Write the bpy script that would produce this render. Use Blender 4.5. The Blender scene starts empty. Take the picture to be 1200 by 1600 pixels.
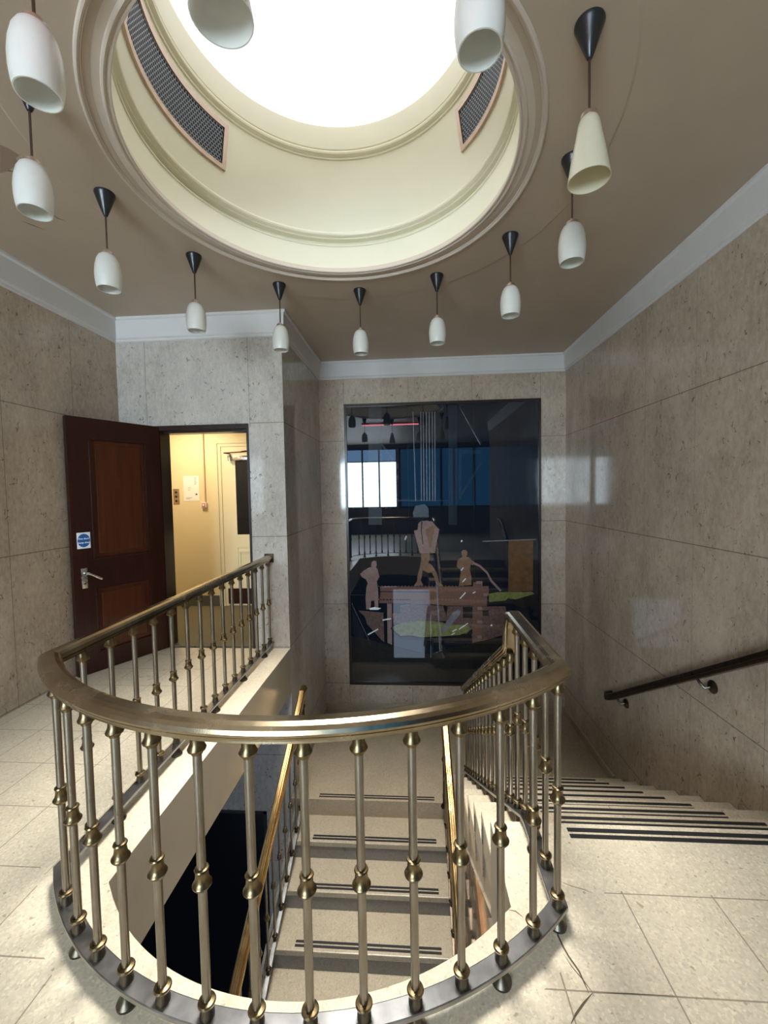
import bpy, bmesh, math, random
from mathutils import Vector, Matrix

random.seed(7)
SC = bpy.context.scene
COL = SC.collection
PI = math.pi
R = math.radians

# ------------------------------------------------------------------ camera
CAM_H = 1.5
FPX = 651.5
yaw, pitch, roll = R(3.8504), R(-2.6817), R(1.0222)
ex = Vector((math.cos(yaw), math.sin(yaw), 0))
ey = Vector((-math.sin(yaw), math.cos(yaw), 0))
ez = Vector((0, 0, 1))
fwd = ey * math.cos(pitch) + ez * math.sin(pitch)
upv = -ey * math.sin(pitch) + ez * math.cos(pitch)
rgt = ex * math.cos(roll) - upv * math.sin(roll)
upr = ex * math.sin(roll) + upv * math.cos(roll)
cam_data = bpy.data.cameras.new('camera')
cam_data.sensor_fit = 'HORIZONTAL'
cam_data.sensor_width = 36
cam_data.lens = FPX * 36 / 1200
cam_data.clip_start = 0.02
cam = bpy.data.objects.new('camera', cam_data)
M = Matrix((rgt, upr, -fwd)).transposed().to_4x4()
M.translation = Vector((0, 0, CAM_H))
cam.matrix_world = M
COL.objects.link(cam)
SC.camera = cam

# ------------------------------------------------------------------ light and exposure
SC.view_settings.view_transform = 'Standard'
SC.view_settings.look = 'None'
SC.view_settings.gamma = 1
SC.view_settings.use_curve_mapping = False
SC.view_settings.exposure = 0.0
SKY_L = 1.5          # overcast skylight glass
WIN_L = 36.0         # bright lobby window
BLUE_L = 1.3        # blue tinted lobby glazing
LOW_L = 2.6          # small window on the storey below
LOW2_L = 9.0         # added unseen glow that brightens the lower pillar
w = bpy.data.worlds.new('sky')
SC.world = w
w.use_nodes = True
w.node_tree.nodes['Background'].inputs[0].default_value = (0.75, 0.85, 1, 1)
w.node_tree.nodes['Background'].inputs[1].default_value = 0.3


def area(name, loc, size, power, color, rot=(0, 0, 0), sizey=None):
    l = bpy.data.lights.new(name, 'AREA')
    l.energy = power
    l.color = color
    l.size = size
    if sizey:
        l.shape = 'RECTANGLE'
        l.size_y = sizey
    o = bpy.data.objects.new(name, l)
    o.location = loc
    o.rotation_euler = rot
    COL.objects.link(o)
    return o


area('corridor_lamp', (-2.9, 4.75, 2.52), 0.35, 28, (1, 0.84, 0.60))

sun = area('skylight_daylight', (-0.422, 2.295, 4.135), 1.35, 57, (1.0, 0.965, 0.90))
sun.data.shape = 'DISK'
sun.data.spread = R(56)

# ------------------------------------------------------------------ dimensions
XL, XR, XP = -2.8355, 1.9653, -1.203
YB, YD, YW = 5.487, 3.92, -4.0
ZC, ZLOW = 3.21, -4.2
CX, CY, RR = -0.42, 2.315, 1.28       # balustrade ring
GX, GY = -0.422, 2.295                # ceiling drum
HALF = -1.44
RIS, GO = 0.16, 0.27
N0 = 1.855                            # first nosing of the upper flight
GO2, M0 = 0.305, 3.83                 # lower flight


# ------------------------------------------------------------------ node helpers
class NT:
    def __init__(self, name):
        self.m = bpy.data.materials.new(name)
        self.m.use_nodes = True
        self.t = self.m.node_tree
        self.b = self.t.nodes['Principled BSDF']

    def n(self, typ, **kw):
        nd = self.t.nodes.new(typ)
        for k, v in kw.items():
            setattr(nd, k, v)
        return nd

    def put(self, sock, v):
        if isinstance(v, bpy.types.NodeSocket):
            self.t.links.new(v, sock)
        elif isinstance(v, (tuple, list)) and len(v) == 3 and sock.type == 'RGBA':
            sock.default_value = (*v, 1)
        else:
            sock.default_value = v

    def math(self, op, a, b=None, c=None):
        nd = self.n('ShaderNodeMath', operation=op)
        self.put(nd.inputs[0], a)
        if b is not None:
            self.put(nd.inputs[1], b)
        if c is not None:
            self.put(nd.inputs[2], c)
        return nd.outputs[0]

    def pos(self):
        g = self.n('ShaderNodeNewGeometry')
        s = self.n('ShaderNodeSeparateXYZ')
        self.t.links.new(g.outputs['Position'], s.inputs[0])
        return g.outputs['Position'], s.outputs

    def obj(self):
        return self.n('ShaderNodeTexCoord').outputs['Object']

    def scale(self, vec, s):
        nd = self.n('ShaderNodeMapping')
        self.put(nd.inputs[0], vec)
        nd.inputs['Scale'].default_value = s
        return nd.outputs[0]

    def noise(self, vec, s, detail=4, rough=0.6, dist=0):
        nd = self.n('ShaderNodeTexNoise')
        self.put(nd.inputs['Vector'], vec)
        nd.inputs['Scale'].default_value = s
        nd.inputs['Detail'].default_value = detail
        nd.inputs['Roughness'].default_value = rough
        nd.inputs['Distortion'].default_value = dist
        return nd.outputs['Fac']

    def ramp(self, f, stops):
        nd = self.n('ShaderNodeValToRGB')
        self.put(nd.inputs[0], f)
        e = nd.color_ramp.elements
        e[0].position, e[1].position = stops[0][0], stops[-1][0]
        for p, c in stops[1:-1]:
            e.new(p)
        for el, (p, c) in zip(e, stops):
            el.position = p
            el.color = (*c, 1) if len(c) == 3 else c
        return nd.outputs['Color']

    def val(self, f, a, b, lo=0.0, hi=1.0):
        nd = self.n('ShaderNodeMapRange')
        self.put(nd.inputs[0], f)
        nd.inputs[1].default_value, nd.inputs[2].default_value = a, b
        nd.inputs[3].default_value, nd.inputs[4].default_value = lo, hi
        return nd.outputs[0]

    def mix(self, f, a, b, mode='MIX'):
        nd = self.n('ShaderNodeMix', data_type='RGBA', blend_type=mode)
        self.put(nd.inputs['Factor'], f)
        self.put(nd.inputs['A'], a)
        self.put(nd.inputs['B'], b)
        return nd.outputs['Result']

    def bump(self, h, strength, dist=0.01):
        nd = self.n('ShaderNodeBump')
        self.put(nd.inputs['Height'], h)
        nd.inputs['Strength'].default_value = strength
        nd.inputs['Distance'].default_value = dist
        self.t.links.new(nd.outputs[0], self.b.inputs['Normal'])

    def set(self, **kw):
        names = dict(color='Base Color', rough='Roughness', metal='Metallic', spec='Specular IOR Level',
                     coat='Coat Weight', coatr='Coat Roughness', coatior='Coat IOR', trans='Transmission Weight', ior='IOR',
                     emit='Emission Color', emits='Emission Strength', sss='Subsurface Weight', alpha='Alpha')
        for k, v in kw.items():
            self.put(self.b.inputs[names[k]], v)
        return self.m

    # joint masks: 1 on a joint
    def line(self, c, c0, w=0.003, gates=()):
        f = self.math('LESS_THAN', self.math('ABSOLUTE', self.math('SUBTRACT', c, c0)), w)
        for op, a, b in gates:
            f = self.math('MULTIPLY', f, self.math(op, a, b))
        return f

    def period(self, c, c0, p, w=0.003):
        k = self.math('ADD', self.math('DIVIDE', self.math('SUBTRACT', c, c0), p), 0.5)
        d = self.math('ABSOLUTE', self.math('SUBTRACT', self.math('FRACT', k), 0.5))
        return self.math('LESS_THAN', d, w / p)


def simple(name, color, rough=0.5, metal=0.0, **kw):
    return NT(name).set(color=color, rough=rough, metal=metal, **kw)


def stone(name, joints, dark=(0.31, 0.245, 0.185), light=(0.50, 0.415, 0.325), rough=0.07):
    s = NT(name)
    P, X = s.pos()
    v = s.scale(P, (1, 1, 0.55))
    a = s.noise(v, 2.6, 9, 0.62, 0.6)
    c = s.ramp(a, [(0.3, dark), (0.52, tuple((d + l) / 2 for d, l in zip(dark, light))), (0.72, light)])
    g = s.noise(s.scale(P, (1, 1, 0.45)), 42, 3, 0.7)
    c = s.mix(s.val(g, 0.35, 0.7, 0.0, 0.5), c, tuple(min(1, l * 1.22) for l in light), 'MIX')
    f = s.noise(s.scale(P, (1, 1, 0.7)), 27, 2.5, 0.55, 1.4)
    fl = s.val(f, 0.64, 0.70)
    c = s.mix(s.math('MULTIPLY', fl, 0.72), c, (0.085, 0.06, 0.042))
    f2 = s.noise(P, 95, 2, 0.6)
    c = s.mix(s.math('MULTIPLY', s.val(f2, 0.66, 0.72), 0.4), c, (0.12, 0.09, 0.07))
    j = None
    for build in joints:
        q = build(s, X)
        j = q if j is None else s.math('MAXIMUM', j, q)
    if j is not None:
        c = s.mix(s.math('MULTIPLY', j, 0.62), c, (0.07, 0.052, 0.038))
    r = s.math('ADD', s.val(a, 0.3, 0.7, rough * 0.7, rough * 1.4), s.math('MULTIPLY', fl, 0.2))
    s.set(color=c, rough=r, spec=0.5)
    hn = s.noise(P, 3.0, 2)
    s.bump(hn, 0.02, 0.02)
    return s.m


HJ = [lambda s, X, z=z: s.line(X[2], z, 0.0036) for z in (2.184, 1.097, 0.013, -1.07, -2.16)]
MAT = {}
MAT['stone_right'] = stone('stone right wall', HJ + [lambda s, X: s.period(X[1], 3.052, 0.6255, 0.0013)])
MAT['stone_left'] = stone('stone left wall', HJ + [lambda s, X: s.period(X[1], 2.742, 0.6255, 0.0022)])
MAT['stone_door'] = stone('stone door wall', HJ[1:] + [
    lambda s, X: s.line(X[2], 2.184, 0.0034, [('GREATER_THAN', X[0], -1.532)]),
    lambda s, X: s.line(X[0], -2.548, 0.0022, [('GREATER_THAN', X[2], 2.17)]),
    lambda s, X: s.line(X[0], -1.532, 0.0022, [('GREATER_THAN', X[2], 2.17)]),
    lambda s, X: s.line(X[1], 4.5, 0.0018), lambda s, X: s.line(X[1], 5.12, 0.0018)],
    dark=(0.33, 0.30, 0.26), light=(0.52, 0.48, 0.43))  # greyer than the other walls: cold window light put into the stone colour
MAT['stone_back'] = stone('stone back wall', HJ[1:] + [
    lambda s, X: s.line(X[2], 2.184, 0.0034, [('LESS_THAN', X[0], -0.87)]),
    lambda s, X: s.line(X[2], 2.184, 0.0034, [('GREATER_THAN', X[0], 1.64)]),
    lambda s, X: s.line(X[0], -0.874, 0.0022), lambda s, X: s.line(X[0], 1.65, 0.0022),
    lambda s, X: s.line(X[0], -0.027, 0.0022), lambda s, X: s.line(X[0], 0.789, 0.0022)])
MAT['stone_plain'] = stone('stone spandrel', [], (0.20, 0.165, 0.125), (0.33, 0.28, 0.22), rough=0.06)


def terrazzo(name, grid=True, base=(0.60, 0.535, 0.41), rough=0.32):
    s = NT(name)
    P, X = s.pos()
    a = s.noise(P, 1.7, 5, 0.6)
    c = s.ramp(a, [(0.3, tuple(b * 0.82 for b in base)), (0.7, tuple(min(1, b * 1.12) for b in base))])
    vo = s.n('ShaderNodeTexVoronoi')
    s.put(vo.inputs['Vector'], P)
    vo.inputs['Scale'].default_value = 130
    chip = s.n('ShaderNodeSeparateColor')
    s.t.links.new(vo.outputs['Color'], chip.inputs[0])
    c = s.mix(s.val(chip.outputs[0], 0.0, 1.0, 0.05, 0.6), c, s.ramp(chip.outputs[1], [(0.0, tuple(b * .66 for b in base)), (0.5, tuple(b * 1.02 for b in base)), (1.0, tuple(min(1, b * 1.36) for b in base))]))
    fl = s.noise(s.scale(P, (1, 1, 1)), 46, 1.5, 0.5, 0.3)
    c = s.mix(s.math('MULTIPLY', s.val(fl, 0.68, 0.73), 0.6), c, (0.22, 0.16, 0.10))
    warm = s.noise(P, 0.9, 2)
    c = s.mix(s.val(warm, 0.5, 0.75, 0, 0.28), c, tuple(b * k for b, k in zip(base, (1.0, 0.84, 0.82))))
    if grid:
        gx = s.period(X[0], 0.757, 0.3185, 0.0024)
        gy = s.period(X[1], 1.53, 0.3165, 0.0024)
        g = s.math('MAXIMUM', gx, gy)
        dx = s.math('SUBTRACT', X[0], CX)
        dy = s.math('MINIMUM', s.math('SUBTRACT', X[1], CY), 0)
        d = s.math('SQRT', s.math('ADD', s.math('MULTIPLY', dx, dx), s.math('MULTIPLY', dy, dy)))
        g = s.math('MULTIPLY', g, s.math('GREATER_THAN', d, 1.36))
        edge = s.math('MULTIPLY', s.math('GREATER_THAN', X[1], 1.54), s.math('GREATER_THAN', X[0], 0.1))
        g = s.math('MULTIPLY', g, s.math('SUBTRACT', 1, edge))
        ll = s.line(X[0], -1.484, 0.0016, [('GREATER_THAN', X[1], 1.5)])
        g = s.math('MAXIMUM', g, ll)
        c = s.mix(s.math('MULTIPLY', g, 0.7), c, (0.16, 0.12, 0.08))
    s.set(color=c, rough=s.val(a, 0.3, 0.7, rough * 0.8, rough * 1.25), spec=0.4)
    return s.m


MAT['terrazzo'] = terrazzo('terrazzo slabs')
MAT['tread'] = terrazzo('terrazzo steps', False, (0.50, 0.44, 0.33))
MAT['tread_low'] = terrazzo('worn terrazzo lower steps', False, (0.36, 0.315, 0.235))  # same terrazzo, darker: dimmer light on the lower flight put into its colour
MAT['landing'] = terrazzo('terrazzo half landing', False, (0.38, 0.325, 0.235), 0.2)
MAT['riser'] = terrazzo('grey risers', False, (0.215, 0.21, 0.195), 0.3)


def plaster(name, c, rough=0.6, var=0.06, bump=0.05):
    s = NT(name)
    P, X = s.pos()
    a = s.noise(P, 2.2, 6, 0.6)
    s.set(color=s.ramp(a, [(0.3, tuple(v * (1 - var) for v in c)), (0.7, tuple(v * (1 + var) for v in c))]), rough=rough)
    s.bump(s.noise(P, 60, 3), bump, 0.004)
    return s.m


MAT['ceiling'] = plaster('beige ceiling paint', (0.46, 0.375, 0.29), 0.5, 0.05)
MAT['cornice'] = plaster('off white cornice paint', (0.62, 0.605, 0.585), 0.5, 0.03)
MAT['ringpaint'] = plaster('pinkish beige moulding paint', (0.58, 0.50, 0.42), 0.45, 0.03)
MAT['cream'] = plaster('cream drum paint', (0.77, 0.73, 0.57), 0.42, 0.03)
MAT['slab'] = plaster('beige slab edge', (0.37, 0.325, 0.245), 0.35, 0.05)
MAT['corridor'] = plaster('yellow corridor paint', (0.76, 0.635, 0.38), 0.5, 0.04)
MAT['corridor_trim'] = plaster('cream corridor joinery', (0.74, 0.63, 0.38), 0.4, 0.03)
MAT['lobby'] = plaster('brown lobby paint', (0.16, 0.11, 0.09), 0.5, 0.06)
MAT['skirting_grey'] = simple('grey skirting paint', (0.10, 0.11, 0.10), 0.4)


def carpet():
    s = NT('olive carpet')
    P, X = s.pos()
    a = s.noise(P, 120, 3)
    s.set(color=s.ramp(a, [(0.3, (0.10, 0.085, 0.045)), (0.7, (0.19, 0.16, 0.09))]), rough=0.9)
    return s.m


MAT['carpet'] = carpet()


def wood(name, c1, c2, rough=0.28):
    s = NT(name)
    v = s.scale(s.obj(), (9, 9, 0.6))
    a = s.noise(v, 3.0, 6, 0.65, 0.8)
    s.set(color=s.ramp(a, [(0.3, c1), (0.7, c2)]), rough=rough, spec=0.4)
    return s.m


MAT['mahogany'] = wood('dark mahogany', (0.014, 0.003, 0.002), (0.032, 0.007, 0.004))
MAT['mahogany_panel'] = wood('red mahogany panel', (0.040, 0.009, 0.003), (0.080, 0.019, 0.006))
MAT['frame_wood'] = wood('near black frame wood', (0.012, 0.006, 0.005), (0.03, 0.014, 0.010))


def metal(name, c1, c2, r1, r2, sc=14, stretch=(1, 1, 1)):
    s = NT(name)
    a = s.noise(s.scale(s.obj(), stretch), sc, 5, 0.65)
    s.set(color=s.ramp(a, [(0.32, c1), (0.68, c2)]), rough=s.val(a, 0.3, 0.7, r1, r2), metal=1.0)
    return s.m


MAT['rail'] = metal('worn bronze rail', (0.29, 0.22, 0.135), (0.50, 0.415, 0.29), 0.20, 0.30, 5)
MAT['gold_rail'] = metal('polished brass rail', (0.62, 0.40, 0.16), (0.78, 0.55, 0.26), 0.14, 0.24, 9)
MAT['tube'] = metal('dull nickel tube', (0.22, 0.185, 0.145), (0.38, 0.34, 0.285), 0.26, 0.42, 11, (1, 1, 0.25))
MAT['knob'] = metal('aged brass collar', (0.10, 0.075, 0.042), (0.28, 0.205, 0.105), 0.26, 0.42, 26)
MAT['foot'] = metal('dark bronze foot', (0.06, 0.055, 0.045), (0.13, 0.11, 0.08), 0.28, 0.45, 20)
MAT['steel'] = metal('brushed steel bar', (0.23, 0.23, 0.235), (0.32, 0.32, 0.32), 0.28, 0.40, 9)
MAT['dark_bronze'] = metal('dark bronze', (0.045, 0.032, 0.024), (0.10, 0.072, 0.05), 0.26, 0.4, 18)
MAT['chrome'] = metal('satin chrome', (0.55, 0.55, 0.53), (0.7, 0.7, 0.68), 0.2, 0.32, 20)
MAT['brass_frame'] = metal('pinkish brass frame', (0.45, 0.34, 0.27), (0.60, 0.47, 0.39), 0.42, 0.55, 14)
MAT['black'] = simple('black strip', (0.012, 0.012, 0.013), 0.55)
MAT['canopy'] = simple('black satin metal', (0.012, 0.012, 0.013), 0.32, spec=0.5)
MAT['rod'] = simple('brown bronze rod', (0.09, 0.055, 0.04), 0.35, 0.6)
MAT['mesh_grey'] = simple('grille wire', (0.20, 0.21, 0.23), 0.4, 0.5)
MAT['void'] = simple('dark void', (0.006, 0.008, 0.014), 0.6)
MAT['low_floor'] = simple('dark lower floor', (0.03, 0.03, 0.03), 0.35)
MAT['stain'] = simple('brown peeled patch', (0.30, 0.22, 0.165), 0.7)
MAT['crack'] = simple('crack', (0.10, 0.075, 0.05), 0.8)


def opal(name, c):
    s = NT(name)
    a = s.noise(s.obj(), 16, 3)
    s.set(color=s.ramp(a, [(0.3, tuple(v * 0.94 for v in c)), (0.7, c)]), rough=0.3, trans=0.0, sss=0.0, coat=0.3, coatr=0.15)
    tr = s.n('ShaderNodeBsdfTranslucent')
    tr.inputs[0].default_value = (*c, 1)
    mx = s.n('ShaderNodeMixShader')
    mx.inputs[0].default_value = 0.38
    out = s.t.nodes['Material Output']
    s.t.links.new(s.b.outputs[0], mx.inputs[1])
    s.t.links.new(tr.outputs[0], mx.inputs[2])
    s.t.links.new(mx.outputs[0], out.inputs['Surface'])
    return s.m


MAT['opal'] = opal('opal white glass', (0.84, 0.84, 0.79))
MAT['opal_cream'] = opal('cream opal glass', (0.80, 0.75, 0.58))
MAT['bulb'] = simple('clear bulb glass', (0.9, 0.9, 0.9), 0.08, coat=0.5)


def emit(name, c, strength):
    s = NT(name)
    s.set(color=(0, 0, 0), emit=c, emits=strength, rough=0.3)
    return s.m


def sky_glass():
    s = NT('frosted skylight glass')
    P, X = s.pos()
    a = s.noise(P, 1.3, 2)
    s.set(color=(0.3, 0.3, 0.3), rough=0.4, emit=s.ramp(a, [(0.3, (0.93, 0.96, 1.0)), (0.7, (1, 1, 1))]), emits=SKY_L)
    return s.m


MAT['sky_glass'] = sky_glass()
MAT['win_glass'] = emit('bright lobby window', (0.72, 0.88, 1.0), WIN_L)
MAT['win_blue'] = emit('pale blue upper window', (0.30, 0.58, 1.0), 4.0)
MAT['blue_glass'] = emit('blue lit glazing', (0.035, 0.24, 0.55), BLUE_L)
MAT['low_glass'] = emit('lower storey window', (0.60, 0.76, 1.0), LOW_L)
MAT['low_fill_glow'] = emit('added lower storey fill glow', (0.60, 0.76, 1.0), LOW2_L)
MAT['neon'] = emit('pink tube', (1.0, 0.22, 0.28), 14.0)
MAT['dark_glass'] = simple('dark door glass', (0.006, 0.008, 0.011), 0.05, spec=0.5)
MAT['art_glass'] = simple('blue black art glass', (0.008, 0.012, 0.020), 0.03, spec=0.1, coat=1.0, coatr=0.015, coatior=1.58)
MAT['white_paper'] = simple('white paper', (0.85, 0.83, 0.76), 0.6)
MAT['ink'] = simple('grey ink', (0.35, 0.34, 0.33), 0.6)
MAT['ink_dark'] = simple('dark ink', (0.06, 0.05, 0.09), 0.6)
MAT['sign_white'] = simple('white sign plastic', (0.80, 0.82, 0.84), 0.35)
MAT['sign_blue'] = simple('blue sign plastic', (0.015, 0.10, 0.33), 0.35)
MAT['red'] = simple('red plastic', (0.62, 0.10, 0.09), 0.35)
MAT['pinkwhite'] = simple('pale plastic', (0.82, 0.66, 0.6), 0.4)
MAT['conduit'] = simple('painted conduit', (0.70, 0.54, 0.33), 0.4)


def artm(name, c, var=0.35, rough=0.35, scale=30, met=0.0):
    s = NT(name)
    P, X = s.pos()
    a = s.noise(P, scale, 5, 0.7)
    s.set(color=s.ramp(a, [(0.32, tuple(v * (1 - var) for v in c)), (0.68, tuple(min(1, v * (1 + var)) for v in c))]),
          rough=rough, metal=met, spec=0.1, coat=1.0, coatr=0.015, coatior=1.58)
    return s.m


MAT['a_skin'] = artm('etched pinkish copper', (0.25, 0.165, 0.15), 0.15)
MAT['a_tan'] = artm('etched tan copper', (0.20, 0.115, 0.07), 0.2)
MAT['a_girder'] = artm('etched girder copper', (0.16, 0.085, 0.065), 0.3, scale=60)
MAT['a_stone'] = artm('etched grey rose', (0.12, 0.075, 0.066), 0.45, scale=45)
MAT['a_green'] = artm('etched yellow green', (0.17, 0.185, 0.06), 0.3, scale=22)
MAT['a_dark'] = artm('etched black', (0.014, 0.014, 0.014), 0.3)
MAT['a_blue'] = artm('etched slate blue', (0.009, 0.017, 0.030), 0.2)
MAT['a_line'] = artm('etched pale line', (0.17, 0.17, 0.19), 0.2)
MAT['a_brown'] = artm('etched brown panel', (0.12, 0.062, 0.028), 0.25, scale=14)
MAT['a_white'] = artm('etched white', (0.75, 0.76, 0.76), 0.1)
MAT['a_hook'] = artm('etched grey hook', (0.08, 0.10, 0.125), 0.2)


# ------------------------------------------------------------------ mesh helpers
def obj(name, bm, mat, parent=None, smooth=35, loc=None, mat2=None):
    bmesh.ops.recalc_face_normals(bm, faces=bm.faces)
    me = bpy.data.meshes.new(name)
    bm.to_mesh(me)
    bm.free()
    me.materials.append(MAT[mat])
    if mat2:
        me.materials.append(MAT[mat2])
    if smooth:
        for p in me.polygons:
            p.use_smooth = True
        me.set_sharp_from_angle(angle=R(smooth))
    o = bpy.data.objects.new(name, me)
    COL.objects.link(o)
    if parent:
        o.parent = parent
    if loc:
        o.location = loc
    return o


def empty(name, loc=(0, 0, 0), rz=0):
    o = bpy.data.objects.new(name, None)
    o.empty_display_size = 0.1
    o.location = loc
    o.rotation_euler = (0, 0, rz)
    COL.objects.link(o)
    return o


def tag(o, label=None, cat=None, group=None, kind=None):
    for k, v in (('label', label), ('category', cat), ('group', group), ('kind', kind)):
        if v:
            o[k] = v
    return o


def box(bm, x0, x1, y0, y1, z0, z1, bevel=0.0):
    vs = [bm.verts.new((x, y, z)) for x in (x0, x1) for y in (y0, y1) for z in (z0, z1)]
    fs = [bm.faces.new([vs[i] for i in q]) for q in
          ((0, 1, 3, 2), (4, 6, 7, 5), (0, 4, 5, 1), (2, 3, 7, 6), (0, 2, 6, 4), (1, 5, 7, 3))]
    if bevel:
        es = list({e for f in fs for e in f.edges})
        bmesh.ops.bevel(bm, geom=es, offset=bevel, segments=2, affect='EDGES', profile=0.5)
    return bm


def B(*args, **kw):
    return box(bmesh.new(), *args, **kw)


def boxes(*lst):
    bm = bmesh.new()
    for l in lst:
        box(bm, *l)
    return bm


def lathe(bm, prof, c=(0, 0, 0), seg=24, a0=0.0, a1=2 * PI, closed_prof=False):
    full = abs(a1 - a0 - 2 * PI) < 1e-6
    n = seg if full else seg + 1
    rings = []
    for i in range(n):
        a = a0 + (a1 - a0) * i / seg
        rings.append([bm.verts.new((c[0] + r * math.cos(a), c[1] + r * math.sin(a), c[2] + z)) if r > 1e-6 or i == 0 else None
                      for r, z in prof])
    for rg in rings:
        for k, v in enumerate(rg):
            if v is None:
                rg[k] = rings[0][k]
    m = len(prof)
    for i in range(seg):
        A, Bq = rings[i], rings[(i + 1) % n]
        for k in range(m if closed_prof else m - 1):
            q = []
            for v in (A[k], A[(k + 1) % m], Bq[(k + 1) % m], Bq[k]):
                if v not in q:
                    q.append(v)
            if len(q) > 2:
                bm.faces.new(q)
    if closed_prof and not full:
        bm.faces.new(rings[0])
        bm.faces.new(list(reversed(rings[-1])))
    return bm


def sweep(bm, prof, path, closed=False, caps=True):
    """prof: (side, up) points, closed loop; side is to the right of travel, up is square to the path."""
    n = len(path)
    P = [Vector(p) for p in path]
    rings = []
    for i in range(n):
        d = []
        if i > 0 or closed:
            d.append(P[i] - P[i - 1])
        if i < n - 1 or closed:
            d.append(P[(i + 1) % n] - P[i])
        h = [Vector((q.x, q.y, 0)).normalized() for q in d]
        t = sum(h, Vector()).normalized()
        k = 1 / max(0.3, t.dot(h[0]))
        pt = [math.atan2(q.z, math.hypot(q.x, q.y)) for q in d]
        pm = sum(pt) / len(pt)
        ku = 1 / math.cos((pt[0] - pt[-1]) / 2)
        s = Vector((t.y, -t.x, 0)) * k
        u = (Vector((0, 0, 1)) * math.cos(pm) - t * math.sin(pm)) * ku
        rings.append([bm.verts.new(P[i] + s * a + u * b) for a, b in prof])
    m = len(prof)
    for i in range(n if closed else n - 1):
        A, Bq = rings[i], rings[(i + 1) % n]
        for k in range(m):
            bm.faces.new((A[k], A[(k + 1) % m], Bq[(k + 1) % m], Bq[k]))
    if caps and not closed:
        bm.faces.new(rings[0])
        bm.faces.new(list(reversed(rings[-1])))
    return bm


def tube(bm, path, r, seg=10):
    P = [Vector(p) for p in path]
    rings = []
    ref = None
    for i in range(len(P)):
        t = ((P[i] - P[i - 1]).normalized() if i else Vector()) + ((P[i + 1] - P[i]).normalized() if i < len(P) - 1 else Vector())
        t.normalize()
        if ref is None:
            ref = Vector((0, 0, 1)) if abs(t.z) < 0.9 else Vector((1, 0, 0))
        s = t.cross(ref).normalized()
        u = s.cross(t).normalized()
        ref = u
        rr = r[i] if isinstance(r, (list, tuple)) else r
        rings.append([bm.verts.new(P[i] + (s * math.cos(2 * PI * k / seg) + u * math.sin(2 * PI * k / seg)) * rr) for k in range(seg)])
    for i in range(len(P) - 1):
        for k in range(seg):
            bm.faces.new((rings[i][k], rings[i][(k + 1) % seg], rings[i + 1][(k + 1) % seg], rings[i + 1][k]))
    bm.faces.new(rings[0])
    bm.faces.new(list(reversed(rings[-1])))
    return bm


def prism(bm, pts, axis, a, b):
    """polygon extruded along an axis: axis 'y' takes (x,z), 'x' takes (y,z), 'z' takes (x,y)"""
    def p(q, t):
        return {'y': (q[0], t, q[1]), 'x': (t, q[0], q[1]), 'z': (q[0], q[1], t)}[axis]
    A = [bm.verts.new(p(q, a)) for q in pts]
    Z = [bm.verts.new(p(q, b)) for q in pts]
    bm.faces.new(A)
    bm.faces.new(list(reversed(Z)))
    n = len(pts)
    for i in range(n):
        bm.faces.new((A[i], A[(i + 1) % n], Z[(i + 1) % n], Z[i]))
    return bm


def struct(name, bm, mat, label=None, smooth=0, parent=None, **kw):
    o = obj(name, bm, mat, parent, smooth, **kw)
    if parent is None:
        tag(o, label, None, None, 'structure')
    return o

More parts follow.
